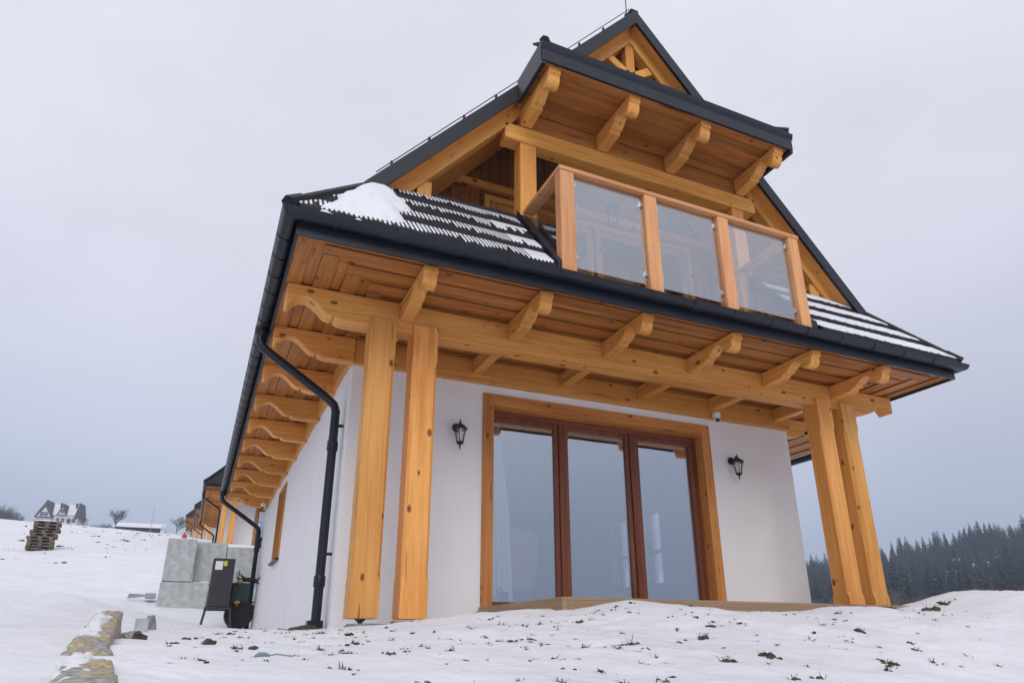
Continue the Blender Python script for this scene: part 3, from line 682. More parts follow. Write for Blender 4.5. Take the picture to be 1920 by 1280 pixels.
# ------------------------------------------------------------------ lanterns, cameras
lantern((1.25, -.003, 1.93), 'black wall lantern between the left porch posts and the glass doors', 'porch lanterns')
lantern((5.29, -.003, 1.95), 'black wall lantern to the right of the glass doors', 'porch lanterns')
def secam(loc, d, label, ):
    t = tag(empty('security_camera', loc), label, 'camera')
    autosmooth(B().lathe([(.055, .07), (.058, .06), (.055, .015), (.048, 0)], (0, 0, 0), 16).put('mount', WHITEP, t))
    d = Vector(d).normalized(); c = Vector((0, 0, -.035))
    o = link('ball', None, None)
    bpy.data.objects.remove(o)
    prof = [(.036*sin(a)+.0005, -.036*cos(a)) for a in np.linspace(0, pi, 9)]
    autosmooth(B().lathe(prof, c, 14).put('ball', WHITEP, t), 60)
    B().tube([c+d*.024, c+d*.042], [.027, .024], 12).put('lens', BLACK, t)
secam((4.98, -.17, 2.545), (-.3, -1, -.35), 'small white dome camera under the porch timber above the glass doors')
secam((-.14, 8.9, 2.50), (-.5, -1, -.3), 'small white dome camera under the side eave at the far wall corner')

# hanging lantern in the loggia
hl = tag(empty('hanging_lantern', (3.2, -.6, 5.15)), 'dark hanging lantern inside the balcony loggia behind the railing glass', 'lantern')
B().tube([(0, 0, .25), (0, 0, 1.3)], .006, 6).put('chain', BLACK, hl)
B().lathe([(.11, 0), (.12, .02), (.05, .12), (.02, .2), (.01, .26)], n=6).put('cap', BLACK, hl)
B().lathe([(.085, 0), (.05, -.22)], n=6).put('glass', LGLASS, hl)
for k_ in range(6): B().tube([(.088*cos(k_*pi/3), .088*sin(k_*pi/3), 0), (.052*cos(k_*pi/3), .052*sin(k_*pi/3), -.22)], .007, 5).put('rib', BLACK, hl)
B().lathe([(.06, -.21), (.04, -.25), (.01, -.30)], n=6).put('base', BLACK, hl)

# ------------------------------------------------------------------ in the room
b = B(); n = 40
for i in range(n):
    t_ = i/(n-1); x = 1.74+.40*t_; yy = .36+.03*sin(t_*34); 
    for z, sp_ in ((.01, 1.0), (1.2, .85), (2.25, .5)): b.v.append((1.74+(x-1.74)*sp_+.0, yy, z))
for i in range(n-1):
    for q in range(2): a = i*3+q; b.f.append((a, a+3, a+4, a+1))
cur = b.put('curtain', CURT, smooth=True); tag(cur, 'white curtain gathered at the edge of the first glass door', 'curtain')
ch = tag(empty('armchair', (2.42, 1.25, 0)), 'pink shell armchair standing behind the first glass door', 'armchair')
b = B(); n = 26
for j in range(9):
    z = .30+.70*j/8; 
    for i in range(n):
        a = pi*(.02+.96*i/(n-1)); top = 1-.42*((i/(n-1)-.5)*2)**4
        zz = .28+(.74*top)*j/8; r1 = .40+.05*j/8
        b.v.append((r1*cos(a)*1.0, -.30*sin(a)-.03*j/8, zz))
for j in range(8):
    for i in range(n-1): q = j*n+i; b.f.append((q, q+1, q+n+1, q+n))
o = b.put('backrest', PINK, ch, smooth=True); sm_ = o.modifiers.new('thickness', 'SOLIDIFY'); sm_.thickness = .06
B().lathe([(.34, .26), (.37, .30), (.37, .42), (.33, .45)], n=20).put('seat', PINK, ch)
for sx in (-1, 1):
    for sy_ in (-1, 1): B().tube([(.18*sx, .16*sy_, .28), (.26*sx, .22*sy_, 0)], [.018, .011], 8).put('leg', BLACK, ch)
gr = tag(empty('planter_bag', (1.92, .30, 0)), 'small dark green box with a bent wire handle at the first door', 'box')
B().box(.02, .11, -.04, .04, 0, .19).put('body', plain('dark_green', (.05, .12, .08), .6), gr)
B().tube([(-.13, 0, .08), (-.02, 0, .12), (-.01, 0, .20), (.02, 0, .235), (.045, 0, .21), (.05, 0, .12)], .007, 6).put('handle', BLACK, gr)
pl = tag(empty('pendant_lamp', (4.35, 4.0, 1.7)), 'pale pendant lamp hanging inside the room', 'lamp')
B().tube([(0, 0, .1), (0, 0, .91)], .006, 6).put('cord', BLACK, pl)
autosmooth(B().lathe([(.10, 0), (.11, .06), (.07, .12), (.02, .16)], n=14).put('shade', WHITEP, pl))

# ------------------------------------------------------------------ heat pump beside the house
hp = tag(empty('heat_pump', (-.76, 9.4, -.02)), 'dark grey outdoor unit with stickers on a steel stand beside the white wall', 'heat pump')
HPM = plain('anthracite_sheet', (.026, .028, .034), .5, var=.08)
B().box(-.22, .22, -.18, .55, .40, 1.40).put('cabinet', HPM, hp, bev=.012)
box('label_sheet', -.17, -.02, -.1835, -.181, 1.16, 1.34, WHITEP, hp)
box('warning_sticker', -.005, .065, -.1835, -.181, 1.24, 1.345, plain('yellow_sticker', (.62, .55, .06), .5), hp)
fr = B().box(-.27, .27, -.20, -.15, .345, .395).box(-.27, .27, .45, .50, .345, .395).box(-.27, -.22, -.15, .45, .345, .395).box(.22, .27, -.15, .45, .345, .395).put('stand', HPM, hp, bev=.006)
for sx in (-1, 1):
    for yy in (-.175, .475): B().tube([(sx*.24, yy, .36), (sx*.30, yy-.02, -.06)], .024, 6).put('leg', HPM, hp)
fan = tag(empty('fan_unit', (-.02, 9.9, 0)), 'green and black fan unit with brass valves between the grey unit and the wall', 'fan unit')
GRN = plain('dark_green_coat', (.015, .05, .045), .4)
B().box(-.50, -.10, -.2, .3, .42, .92).put('housing', GRN, fan, bev=.02)
B().tube([(-.28, -.22, .25), (-.28, .2, .25)], .30, 28).put('drum', BLACK, fan)
for k_ in range(5):
    B().tube([(-.28+(.06+.05*k_)*cos(a), -.235, .25+(.06+.05*k_)*sin(a)) for a in np.linspace(0, 2*pi, 25)], .006, 5).put('grille_ring', METAL, fan)
BRASS = plain('brass', (.55, .38, .14), .35, metal=1)
for z in (.95, .50):
    v_ = B().tube([(-.36, -.25, z-.08), (-.36, -.25, z+.06)], .028, 8).tube([(-.42, -.25, z), (-.30, -.25, z)], .034, 8).put('valve', BRASS, fan)
for z in (.98, .42): B().tube([(-.4, -.1, z), (-.2, -.1, z+.02), (.02, -.1, z-.01), (.06, -.1, z-.02)], .05, 10).put('pipe', BLACK, fan)
for q in range(2): B().tube([(-.42+.03*q, -.22, 1.0), (-.44+.05*q, -.24, 1.14+.04*q), (-.33, -.24, 1.05+.03*q), (-.2, -.2, .98)], .012, 6).put('cable', BLACK, fan)
hose = B().tube([(-.02, 9.0, .85), (-.06, 9.0, .90), (-.03, 9.0, .97), (.005, 9.0, .99)], .016, 6).put('cable', BLACK); tag(hose, 'short black cable loop entering the side wall beside the downpipe', 'cable')

# ------------------------------------------------------------------ concrete blocks
def rough_block(name, x0, x1, y0, y1, z0, z1, mat, amp, cell, label, cat, group=None, seed=0, bevw=.014, rot=0):
    me = bpy.data.meshes.new(name); bm = bmesh.new(); bmesh.ops.create_cube(bm, size=1)
    cx, cy, cz2 = (x0+x1)/2, (y0+y1)/2, (z0+z1)/2
    for v in bm.verts: v.co = Vector((v.co.x*(x1-x0), v.co.y*(y1-y0), v.co.z*(z1-z0)))
    bmesh.ops.bevel(bm, geom=list(bm.edges), offset=bevw, segments=2, affect='EDGES')
    bmesh.ops.triangulate(bm, faces=bm.faces)
    bmesh.ops.subdivide_edges(bm, edges=[e_ for e_ in bm.edges if e_.calc_length() > cell], cuts=max(1, int(min(6, max(x1-x0, y1-y0, z1-z0)/cell/2))), use_grid_fill=True)
    from mathutils import noise
    for v in bm.verts:
        p = v.co*(1/(cell*2.2))+Vector((seed*7.1, seed*3.3, seed)); v.co += noise.noise_vector(p)*amp
    bm.to_mesh(me); bm.free()
    o = link(name, me, mat, None, (cx, cy, cz2), (0, 0, rot)); autosmooth(o, 40)
    return tag(o, label, cat, group)
g_ = 'concrete blocks behind the front house'
rough_block('concrete_block', -2.07, -1.38, 12.9, 13.7, 1.15, 2.23, CONC, .010, .18, 'upper grey concrete block at the left end of the stack', 'concrete block', g_, 1)
rough_block('concrete_block', -1.365, -.62, 13.25, 14.0, 1.12, 2.20, CONC, .010, .18, 'upper grey concrete block in the middle of the stack', 'concrete block', g_, 2)
rough_block('concrete_block', -.605, .25, 13.25, 14.0, 1.10, 2.12, CONC, .010, .18, 'upper grey concrete block nearest the downpipe, snow on top', 'concrete block', g_, 3)
rough_block('concrete_block', -2.09, -.95, 12.88, 13.7, .15, 1.135, CONC, .010, .18, 'lower grey concrete block with rusty streaks behind the grey unit', 'concrete block', g_, 4)
rough_block('concrete_block', -.93, .2, 12.9, 13.7, .15, 1.09, CONC, .010, .18, 'lower grey concrete block behind the green fan unit', 'concrete block', g_, 5)
def snowcap(x0, x1, y0, y1, z, h, label, seed=0):
    n1, n2 = 22, 14; b = B()
    for j in range(n2):
        for i in range(n1):
            u_, v_ = i/(n1-1), j/(n2-1); ed = min(u_, 1-u_, v_, 1-v_); x = x0+(x1-x0)*u_; y = y0+(y1-y0)*v_
            hh = h*min(1, ed*9)**.6*(1+.8*float(vnoise(np.array([x*4+seed]), np.array([y*4]), 3)[0]))-.01
            b.v.append((x+.01*sin(v_*20+seed), y+.012*sin(u_*31+seed), z+hh))
    for j in range(n2-1):
        for i in range(n1-1): q = j*n1+i; b.f.append((q, q+1, q+1+n1, q+n1))
    return tag(b.put('snow_cap', SNOW, smooth=True), label, 'snow', kind='stuff')
snowcap(-1.33, .22, 13.27, 13.98, 2.12, .10, 'snow lying along the top of the concrete blocks', 2)
snowcap(-2.0, -1.5, 13.0, 13.6, 2.22, .05, 'thin snow on the leftmost upper concrete block', 5)
snowcap(-1.36, -.97, 12.90, 13.24, 1.125, .05, 'snow on the ledge of the lower concrete block', 7)
rc = tag(empty('red_canister', (-1.72, 13.2, 2.23)), 'small red canister standing on the leftmost concrete block', 'canister')
REDM = plain('red_plastic', (.5, .06, .04), .5)
B().lathe([(.06, 0), (.062, .02), (.062, .12), (.03, .16)], n=10).put('body', REDM, rc); B().lathe([(.022, .155), (.022, .20)], n=8).put('cap', REDM, rc)
sk = tag(empty('scrap_metal', (-2.55, 13.6, gz(-2.55, 13.6)+.05)), 'small grey metal frame lying in snow left of the concrete blocks', 'scrap')
SKM = plain('galvanised', (.30, .33, .38), .5, metal=.4)
for q in range(3): B().tube([(-.25, -.2+.15*q, .02+.05*q), (.35, -.15+.12*q, .10)], .02, 6).put('bar', SKM, sk)
B().box(.15, .38, -.2, .15, .02, .14).put('end_plate', SKM, sk)

# ------------------------------------------------------------------ stone kerb in the foreground
def stonemat():
    m, t, bb = newmat('lichen_stone'); L = t.links
    co = nd(t, 'ShaderNodeTexCoord')
    n1 = nd(t, 'ShaderNodeTexNoise'); n1.inputs['Scale'].default_value = 5; n1.inputs['Detail'].default_value = 6
    n2 = nd(t, 'ShaderNodeTexNoise'); n2.inputs['Scale'].default_value = 45; n2.inputs['Detail'].default_value = 5
    for n_ in (n1, n2): L.new(co.outputs['Object'], n_.inputs['Vector'])
    r1 = nd(t, 'ShaderNodeValToRGB'); r1.color_ramp.elements[0].position = .42; r1.color_ramp.elements[1].position = .58
    r1.color_ramp.elements[0].color = (.34, .345, .32, 1); r1.color_ramp.elements[1].color = (.44, .35, .21, 1)
    r2 = nd(t, 'ShaderNodeValToRGB'); r2.color_ramp.elements[0].position = .38; r2.color_ramp.elements[1].position = .62
    r2.color_ramp.elements[0].color = (.62, .62, .62, 1); r2.color_ramp.elements[1].color = (1.15, 1.15, 1.15, 1)
    L.new(n1.outputs['Fac'], r1.inputs[0]); L.new(n2.outputs['Fac'], r2.inputs[0])
    mm = nd(t, 'ShaderNodeMix', data_type='RGBA', blend_type='MULTIPLY'); mm.inputs[0].default_value = 1
    L.new(r1.outputs[0], mm.inputs[6]); L.new(r2.outputs[0], mm.inputs[7]); L.new(mm.outputs[2], bb.inputs['Base Color'])
    bb.inputs['Roughness'].default_value = .9
    bp = nd(t, 'ShaderNodeBump'); bp.inputs['Strength'].default_value = .7; bp.inputs['Distance'].default_value = .01
    L.new(n2.outputs['Fac'], bp.inputs['Height']); L.new(bp.outputs[0], bb.inputs['Normal'])
    return m
STONE = stonemat()
def kerb(a, b_, w_, h_, label, seed, snow):
    a = Vector(a); b_ = Vector(b_); d = b_-a; L = d.length
    from mathutils import noise
    gb = {}; kb = B(); nx_, ny_, nz_ = 9, int(L/.022), 9
    def KV(i, j, k_):
        if (i, j, k_) not in gb:
            p = Vector(((i/nx_-.5)*w_, (j/ny_-.5)*L, (k_/nz_-1)*h_))
            for ax_, hw in ((0, w_/2), (1, L/2)):                 # knock the arrises off
                pass
            ex = max(0, abs(p.x)-(w_/2-.022)); ez = max(0, p.z+.022); ey = max(0, abs(p.y)-(L/2-.022))
            if ex > 0 and ez > 0: p.x -= math.copysign(ex*.35, p.x); p.z -= ez*.35
            if ey > 0 and ez > 0: p.y -= math.copysign(ey*.4, p.y); p.z -= ez*.4
            p += noise.noise_vector(p*4+Vector((seed*5, 1, 2)))*.022+noise.noise_vector(p*11+Vector((seed, 1, 2)))*.009+noise.noise_vector(p*30+Vector((seed, 4, 2)))*.003
            gb[i, j, k_] = len(kb.v); kb.v.append(tuple(p))
        return gb[i, j, k_]
    for j in range(ny_):
        for i in range(nx_): kb.f.append((KV(i, j, nz_), KV(i+1, j, nz_), KV(i+1, j+1, nz_), KV(i, j+1, nz_)))
        for k_ in range(nz_):
            for i in (0, nx_): kb.f.append((KV(i, j, k_), KV(i, j+1, k_), KV(i, j+1, k_+1), KV(i, j, k_+1)))
    for i in range(nx_):
        for k_ in range(nz_):
            for j in (0, ny_): kb.f.append((KV(i, j, k_), KV(i+1, j, k_), KV(i+1, j, k_+1), KV(i, j, k_+1)))
    me = mesh('kerb_stone', kb.v, kb.f, True)
    yaw = math.atan2(-d.x, d.y); pit = math.asin(d.z/L)
    o = link('kerb_stone', me, STONE, None, (a+b_)/2, (pit, 0, yaw)); tag(o, label, 'kerb stone', 'rough stone kerb in the foreground')
    # snow lying in the middle of its top
    n1, n2 = 12, 40; bb = B(); msk = {}
    for j in range(n2):
        for i in range(n1):
            u_ = (i/(n1-1)-.5); v_ = (j/(n2-1)-.5)
            x = u_*w_*.72-.018; y = v_*L*.84
            ed = min(.5-abs(u_), .5-abs(v_))
            nn_ = float(vnoise(np.array([x*26+seed*9]), np.array([y*22]), 4)[0])
            hh = -.022+.040*min(1, max(0, ed*3.2+nn_*1.5-.12))
            bb.v.append((x, y, hh))
    for j in range(n2-1):
        for i in range(n1-1): q = j*n1+i; bb.f.append((q, q+1, q+1+n1, q+n1))
    s_ = bb.put('kerb_snow', SNOW, None, (a+b_)/2, (pit, 0, yaw), smooth=True); tag(s_, 'thin snow lying on top of the '+snow, 'snow', kind='stuff')
kerb((-1.485, -5.0, -.478), (-1.63, -3.62, -.372), .165, .22, 'near rough lichened kerb stone cut by the bottom edge of the picture', 1, 'near kerb stone')
kerb((-1.645, -3.56, -.360), (-1.775, -1.35, -.135), .150, .22, 'far rough lichened kerb stone ending near the small grey brick', 2, 'far kerb stone')
def rock(name, loc, s, mat, label, cat, seed, group=None, sub=2):
    me = bpy.data.meshes.new(name); bm = bmesh.new(); bmesh.ops.create_icosphere(bm, subdivisions=sub, radius=1)
    from mathutils import noise
    for v in bm.verts:
        p = v.co.copy(); v.co = Vector((p.x*s[0], p.y*s[1], p.z*s[2]))*(1+.75*noise.noise(p*1.4+Vector((seed*3.7, seed, 0))))*(1+.25*noise.noise(p*4+Vector((seed, 0, seed))))
    bm.to_mesh(me); bm.free(); o = link(name, me, mat, None, loc, (0, 0, seed)); autosmooth(o, 30)
    return tag(o, label, cat, group)
def onground(x, y, dz=0): return (x, y, gz(x, y)+dz)
rough_block('grey_brick', -1.63, -1.545, -1.05, -.96, gz(-1.59, -1)-.03, gz(-1.59, -1)+.10, CONC, .004, .04, 'small grey brick standing in the snow behind the kerb stones', 'brick', None, 6, .006, .2)
rock('stone', onground(-1.55, -.6, .05), (.045, .03, .07), GREY, 'thin grey stone shard upright behind the small grey brick', 'stone', 3)
rock('stone', onground(-1.62, -1.75, .0), (.085, .06, .045), STONE, 'brown stone against the far kerb stone end', 'stone', 4)
rock('stone', onground(-1.52, -2.3, .0), (.05, .05, .045), DIRT, 'dark brown stone in snow beside the far kerb stone', 'stone', 5)
rock('stone', onground(-1.15, -3.4, .0), (.03, .03, .025), DIRT, 'small brown stone in the snow below the downpipe foot', 'stone', 8)
rock('soil_heap', onground(-.28, -.35, .0), (.16, .10, .06), DIRT, 'brown heap of soil between the downpipe foot and the first post', 'soil heap', 9)
sc_ = tag(empty('plastic_scrap', onground(-.95, -3.9, .01)), 'small teal plastic scrap with a tail lying in the snow', 'scrap')
TEAL = plain('teal_plastic', (.17, .25, .27), .6); sc_.scale = (.7, .7, .7)
B().tube([(-.045, 0, .0), (-.02, .01, .012), (.02, .02, .012), (.05, .02, .004)], [.006, .014, .013, .006], 8).put('body', TEAL, sc_)
B().tube([(.05, .02, .006), (.09, .05, .012), (.15, .06, .004), (.19, .05, 0)], .004, 6).put('tail', TEAL, sc_)

# soil crumbs and stubble showing through the snow
from mathutils import noise as mnoise
_bm = bmesh.new(); bmesh.ops.create_icosphere(_bm, subdivisions=1, radius=1); BV = [v.co.copy() for v in _bm.verts]; BF = [tuple(v.index for v in f.verts) for f in _bm.faces]; _bm.free()
def clump(b, r, x, y, z, size, crumbs, blades, follow=True):
    ang = r.uniform(-.5, .5); ca, sa = cos(ang), sin(ang)
    for _ in range(crumbs):
        u_, v_ = r.gauss(0, size*.75), r.gauss(0, size*.35); px, py = x+u_*ca-v_*sa, y+u_*sa+v_*ca
        s = size*r.uniform(.12, .5)*math.exp(-(u_*u_)/(2*size*size)); sx, sy_, sz = r.uniform(.7, 1.6), r.uniform(.7, 1.3), r.uniform(.45, 1.0); sh = r.random()*50
        zz = gz(px, py) if follow else z
        b.add([(px+c.x*s*sx*(1+.8*mnoise.noise(c*2.2+Vector((sh, 0, 0)))), py+c.y*s*sy_*(1+.8*mnoise.noise(c*2.2+Vector((0, sh, 0)))), zz+s*.1+c.z*s*sz*(1+.7*mnoise.noise(c*2.2+Vector((0, 0, sh))))) for c in BV], BF)
    for _ in range(blades):
        a = r.random()*6.3; l = r.uniform(.4, 1.3)*size+.012; w_ = r.uniform(.0012, .003); lean = r.uniform(.5, 2.2)
        px, py = x+r.gauss(0, size*.5), y+r.gauss(0, size*.35)
        p0 = Vector((px, py, (gz(px, py) if follow else z)-.004)); p1 = p0+Vector((cos(a)*lean*l*.4, sin(a)*lean*l*.4, l*.5)); p2 = p1+Vector((cos(a)*lean*l*.6, sin(a)*lean*l*.6, l*r.uniform(-.2, .3)))
        sd_ = Vector((-sin(a), cos(a), 0))*w_
        b.add([p0-sd_, p0+sd_, p1+sd_*.8, p1-sd_*.8, p2], [(0, 1, 2, 3), (3, 2, 4)])
def scatter(name, region, n, smin, smax, mat, label, seed, crumbs=(2, 6), blades=(0, 4), thr=.10):
    r = random.Random(seed); b = B(); k_ = 0
    while k_ < n:
        x = r.uniform(region[0], region[1]); y = r.uniform(region[2], region[3])
        if mnoise.noise(Vector((x*1.1+seed*3, y*2.4, 0))) < thr and r.random() > .10: continue
        k_ += 1; size = smin+(smax-smin)*r.random()**2.2
        clump(b, r, x, y, gz(x, y), size, r.randint(*crumbs), r.randint(*blades))
    return tag(b.put(name, mat), label, 'soil', kind='stuff')
scatter('soil_crumbs', (-1.3, 7.5, -4.9, -2.25), 230, .008, .042, DIRT, 'dark soil crumbs showing through the snow bank in front', 1)
scatter('grass_stubble', (-1.4, 7.5, -4.9, -2.2), 130, .010, .042, CLOD, 'dry grass stubble poking through the snow bank in front', 2, (2, 7), (3, 10))
scatter('soil_crumbs', (-1.35, 1.3, -3.9, -1.3), 110, .008, .032, DIRT, 'soil crumbs in the snow below the near porch posts', 4, (2, 7), (0, 3))
scatter('soil_crumbs', (-16, -3.2, 20, 49), 170, .05, .2, DIRT, 'dark clods dotting the snow field on the left hillside', 3, (2, 6), (0, 2))
rc2 = random.Random(77)
for i, (x, y, s_, lb) in enumerate([(3.47,-3.2,.05,'upright grassy clod in the snow below the far porch posts'),(1.40,-4.1,.05,'grassy clod near the bottom edge below the middle glass door'),(1.87,-3.9,.055,'leafy brown clod near the bottom edge below the right lantern'),(1.9,-3.3,.06,'wide flat clod in the snow below the third glass door'),(2.77,-4.0,.045,'lone grassy clod at the bottom edge below the far posts'),(1.18,-3.5,.05,'pair of clods in the snow below the second glass door'),(6.95,-2.3,.09,'flat brown clod on the crest of the bank at the picture edge'),(5.9,-2.25,.06,'small dark clod on the rising crest of the bank'),(5.31,-2.5,.10,'largest brown clod on the snow bank beside the end of the terrace'),(5.0,-2.3,.06,'brown clod at the end of the terrace board')]):
    b = B(); clump(b, rc2, x, y, gz(x, y), s_, 14, 16); tag(b.put('grassy_clod', CLOD if i % 3 else DIRT), lb, 'clod')

# ------------------------------------------------------------------ pallets on the hillside
PAL = wood('weathered_pallet', 0, (.20, .16, .12), (.11, .085, .06), knots=False, rough=.9)
rp = random.Random(5); zb = 3.28
def pallet(loc, rz, label):
    t = tag(empty('pallet', (loc[0]-.5, loc[1], loc[2]), (rp.uniform(-.02, .02), rp.uniform(-.02, .02), rz)), label, 'pallet', 'weathered pallets stacked on the hillside')
    for q in range(5): box('top_slat', -.46, .46, -.40+.17*q, -.40+.17*q+.12, .10, .122, PAL, t)
    for yy in (-.4, -.05, .3): box('runner', -.46, .46, yy, yy+.1, .0, .022, PAL, t)
    for xx in (-.46, -.07, .32):
        for yy in (-.4, -.05, .3): box('block', xx, xx+.14, yy, yy+.1, .023, .099, PAL, t)
for i in range(9):
    where = 'lowest' if i == 0 else 'topmost' if i == 8 else ('second', 'third', 'fourth', 'fifth', 'sixth', 'seventh', 'eighth')[i-1]
    pallet((-6.78+rp.uniform(-.06, .06)+(-.10 if i < 4 else 0), 27.0+rp.uniform(-.05, .05), zb+.126*i), rp.uniform(-.06, .06)+.1, f'weathered wooden pallet, {where} of the stack on the hillside' + ('' if i in (0, 8) else ' counted from the ground'))
snowcap(-7.73, -6.83, 26.6, 27.4, zb+.126*9+.005, .07, 'snow on the pallet stack', 3)

# ------------------------------------------------------------------ trees
SHRUBS = []
BARK = plain('bare_branches', (.10, .085, .075), .9, var=.3)
def bare_tree(name, loc, h, label, seed, group, cat='tree', spread=.5, mat=BARK, depth=5):
    r = random.Random(seed); t = tag(empty(name, loc), label, cat, group); tr = B(); cr_ = B()
    def grow(p, d, l, rad, lev, bb):
        q = p+d*l; rad = max(rad, h*.0011); bb.tube([p, p+d*l*.5+Vector((r.gauss(0, .04), r.gauss(0, .04), 0))*l, q], [rad, rad*.8, rad*.6], 3 if lev > 1 else 5, cap=False)
        if lev >= depth: return
        for _ in range(r.choice((3, 4, 4)) if lev else 8):
            a = r.random()*6.283; s_ = spread*r.uniform(.5, 1.25)
            nd_ = (d+Vector((cos(a)*s_, sin(a)*s_, r.uniform(-.05, .25)))).normalized()
            grow(p+d*l*r.uniform(.45, 1), nd_, l*r.uniform(.55, .78), rad*.55, lev+1, cr_)
    grow(Vector((0, 0, -.3)), Vector((0, 0, 1)), h*.27, h*.012, 0, tr)
    tr.put('trunk', mat, t); cr_.put('crown', mat, t)
    return t
def on(x, y, dz=0): return (x, y, gz(x, y)+dz)
bare_tree('bare_tree', on(-14.4, 120), 6.2, 'broad bare tree on the left horizon beside the long snowy barn', 3, 'bare trees on the left horizon', spread=.75)
bare_tree('bare_tree', on(-5.4, 118), 5.6, 'bare tree on the horizon just left of the farthest chalet', 8, 'bare trees on the left horizon', spread=.8)
for i, (x, y, h, lb) in enumerate([(-64, 250, 7, 'leftmost hazy bare tree at the picture edge'), (-58, 262, 8.5, 'hazy bare tree between the picture edge and the distant house'), (-52.5, 240, 6, 'hazy bush directly left of the distant house'), (-17.5, 110, 2.6, 'low bare shrub between the distant house and the broad bare tree'), (-19.5, 112, 2.2, 'low bare shrub right of the distant house')]):
    bare_tree('bare_tree', on(x, y), h, lb, 30+i, 'bare trees on the left horizon', spread=.8, depth=4)

for i in range(16):
    x, y, h_ = (-72+i*1.55, 252+rnd.uniform(-8, 8), rnd.uniform(3.5, 6.5)) if i < 11 else (-36.5+(i-11)*2.2, 262+rnd.uniform(-6, 6), rnd.uniform(2.5, 4))
    SHRUBS.append((x, y, h_))
# distant house ----------------------------------------------------------------
FW = plain('far_plaster', (.58, .58, .59), .9); FR = plain('far_dark_timber', (.07, .066, .072), .8); FG = plain('far_window', (.05, .06, .075), .3)
fx, fy = -45.2, 258.; fz = gz(fx, fy)-.6
fh = tag(empty('distant_house', (fx, fy, fz), (0, 0, R(-12))), 'distant steep roofed house with dormers on the left hilltop', 'house')
B().box(-6.4, 5.6, 0, 9, 0, 5.2).put('wall', FW, fh)
# front gable on the left
B().prism([(-6.9, 4.0), (-1.4, 4.0), (-4.0, 9.6)], 'y', -1.0, 4.5).put('gable', FR, fh)
B().prism([(-6.1, 4.1), (-2.1, 4.1), (-4.05, 7.2)], 'y', -1.06, -1.005).put('gable_panel', FW, fh)
rf = B().add([(-4.5, -.4, 4.9), (6.2, -.4, 4.9), (5.2, 4.5, 9.0), (-4.0, 4.5, 9.2), (-4.5, 9.4, 4.9), (6.2, 9.4, 4.9)], [(0, 1, 2, 3), (3, 2, 5, 4), (1, 5, 2), (0, 3, 4), (0, 4, 5, 1)]).put('roof', SNOW, fh)
B().prism([(-.6, 4.9), (2.4, 4.9), (.9, 8.6)], 'y', -.7, 4).put('dormer', FR, rf)
B().prism([(-.1, 5.0), (1.9, 5.0), (.9, 7.2)], 'y', -.76, -.71).put('dormer_panel', FW, rf)
B().prism([(4.6, 4.0), (6.6, 4.0), (5.5, 9.0)], 'y', -.5, 4.5).put('end_gable', FR, rf)
for x in (-1.2, 3.4): B().box(x-.25, x+.25, 3.0, 3.6, 7.0, 9.4).put('chimney', FR, rf)
for x, z in ((-5.1, 4.3), (-3.9, 4.3), (-.6, 2.6), (.9, 2.6), (2.6, 2.6), (4.2, 2.6), (.6, 5.4), (-5.0, 1.6), (-3.5, 1.6)):
    y_ = -1.12 if (x < -3 and z > 4) else (-.80 if z > 5 else -.06)
    w_ = B().box(x-.1, x+.9, y_, y_+.05, z, z+1.3).put('window', FG, fh)
    box('window_bar', x+.36, x+.44, y_-.02, y_-.002, z, z+1.3, FW, w_)
B().box(-6.9, -1.6, -1.6, 0, 3.3, 3.5).put('balcony', FW, fh)
bn = tag(empty('long_barn', (-11.2, 124, gz(-11.2, 124)-.2), (0, 0, R(-6))), 'long low snow covered barn on the left horizon', 'barn')
B().box(-3.6, 3.6, 0, 3, 0, .9).put('wall', FR, bn)
B().prism([(-.5, .8), (3.5, .8), (1.5, 1.75)], 'x', -4, 3.7).put('roof', SNOW, bn)
B().box(3.2, 3.9, -.2, .3, 0, 1.3).put('end_wall', FW, bn)
ms = tag(B().tube([(0, 0, 0), (0, 0, 4.4)], [.05, .03], 6).put('mast', plain('mast_grey', (.3, .3, .32), .6), None, on(-9.2, 118, 0)), 'thin grey pole standing behind the long barn', 'pole')
hp_ = tag(empty('utility_pole', on(-60.5, 245)), 'short dark utility pole on the horizon near the picture edge', 'pole')
B().tube([(0, 0, 0), (0, 0, 4.6)], .14, 6).put('shaft', FR, hp_); B().box(-.7, .7, -.1, .1, 4.0, 4.2).put('crossarm', FR, hp_)

# conifer forest on the right -----------------------------------------------------
CON = plain('dark_spruce', (.014, .024, .024), .9, var=.45, scale=1.2); CON2 = plain('spruce_green', (.019, .031, .027), .9, var=.4, scale=1.2)
FROST = plain('frosted_spruce', (.04, .052, .056), .9, var=.4, scale=1.0)
def conifer_mesh(seed, mat):
    r = random.Random(seed); b = B(); h = 1.0
    b.tube([(0, 0, 0), (0, 0, .98)], [.012, .002], 5, cap=False)
    lev = 17
    for i in range(lev):
        t_ = i/(lev-1); z = .10+.87*t_; rad = .155*(1-t_)**.85+.012; nb_ = 9 if t_ < .75 else 6
        for k_ in range(nb_):
            a = 2*pi*(k_+r.random()*.8)/nb_+i*1.3; rr = rad*r.uniform(.6, 1.18); dz = rr*r.uniform(.25, .6)
            p0 = Vector((cos(a)*.01, sin(a)*.01, z+.02)); tip = Vector((cos(a)*rr, sin(a)*rr, z-dz)); sd_ = Vector((-sin(a), cos(a), 0))*rr*r.uniform(.22, .34); mid = p0.lerp(tip, .62)
            b.add([p0, mid+sd_-Vector((0, 0, .018)), tip, mid-sd_-Vector((0, 0, .018)), mid+Vector((0, 0, .012))], [(0, 1, 4), (1, 2, 4), (2, 3, 4), (3, 0, 4)])
    me = b.tomesh('conifer'); me.materials.append(mat); return me
cms = [conifer_mesh(s_, m_) for s_, m_ in ((1, CON), (2, CON), (3, CON2), (4, CON), (5, FROST), (6, CON2))]
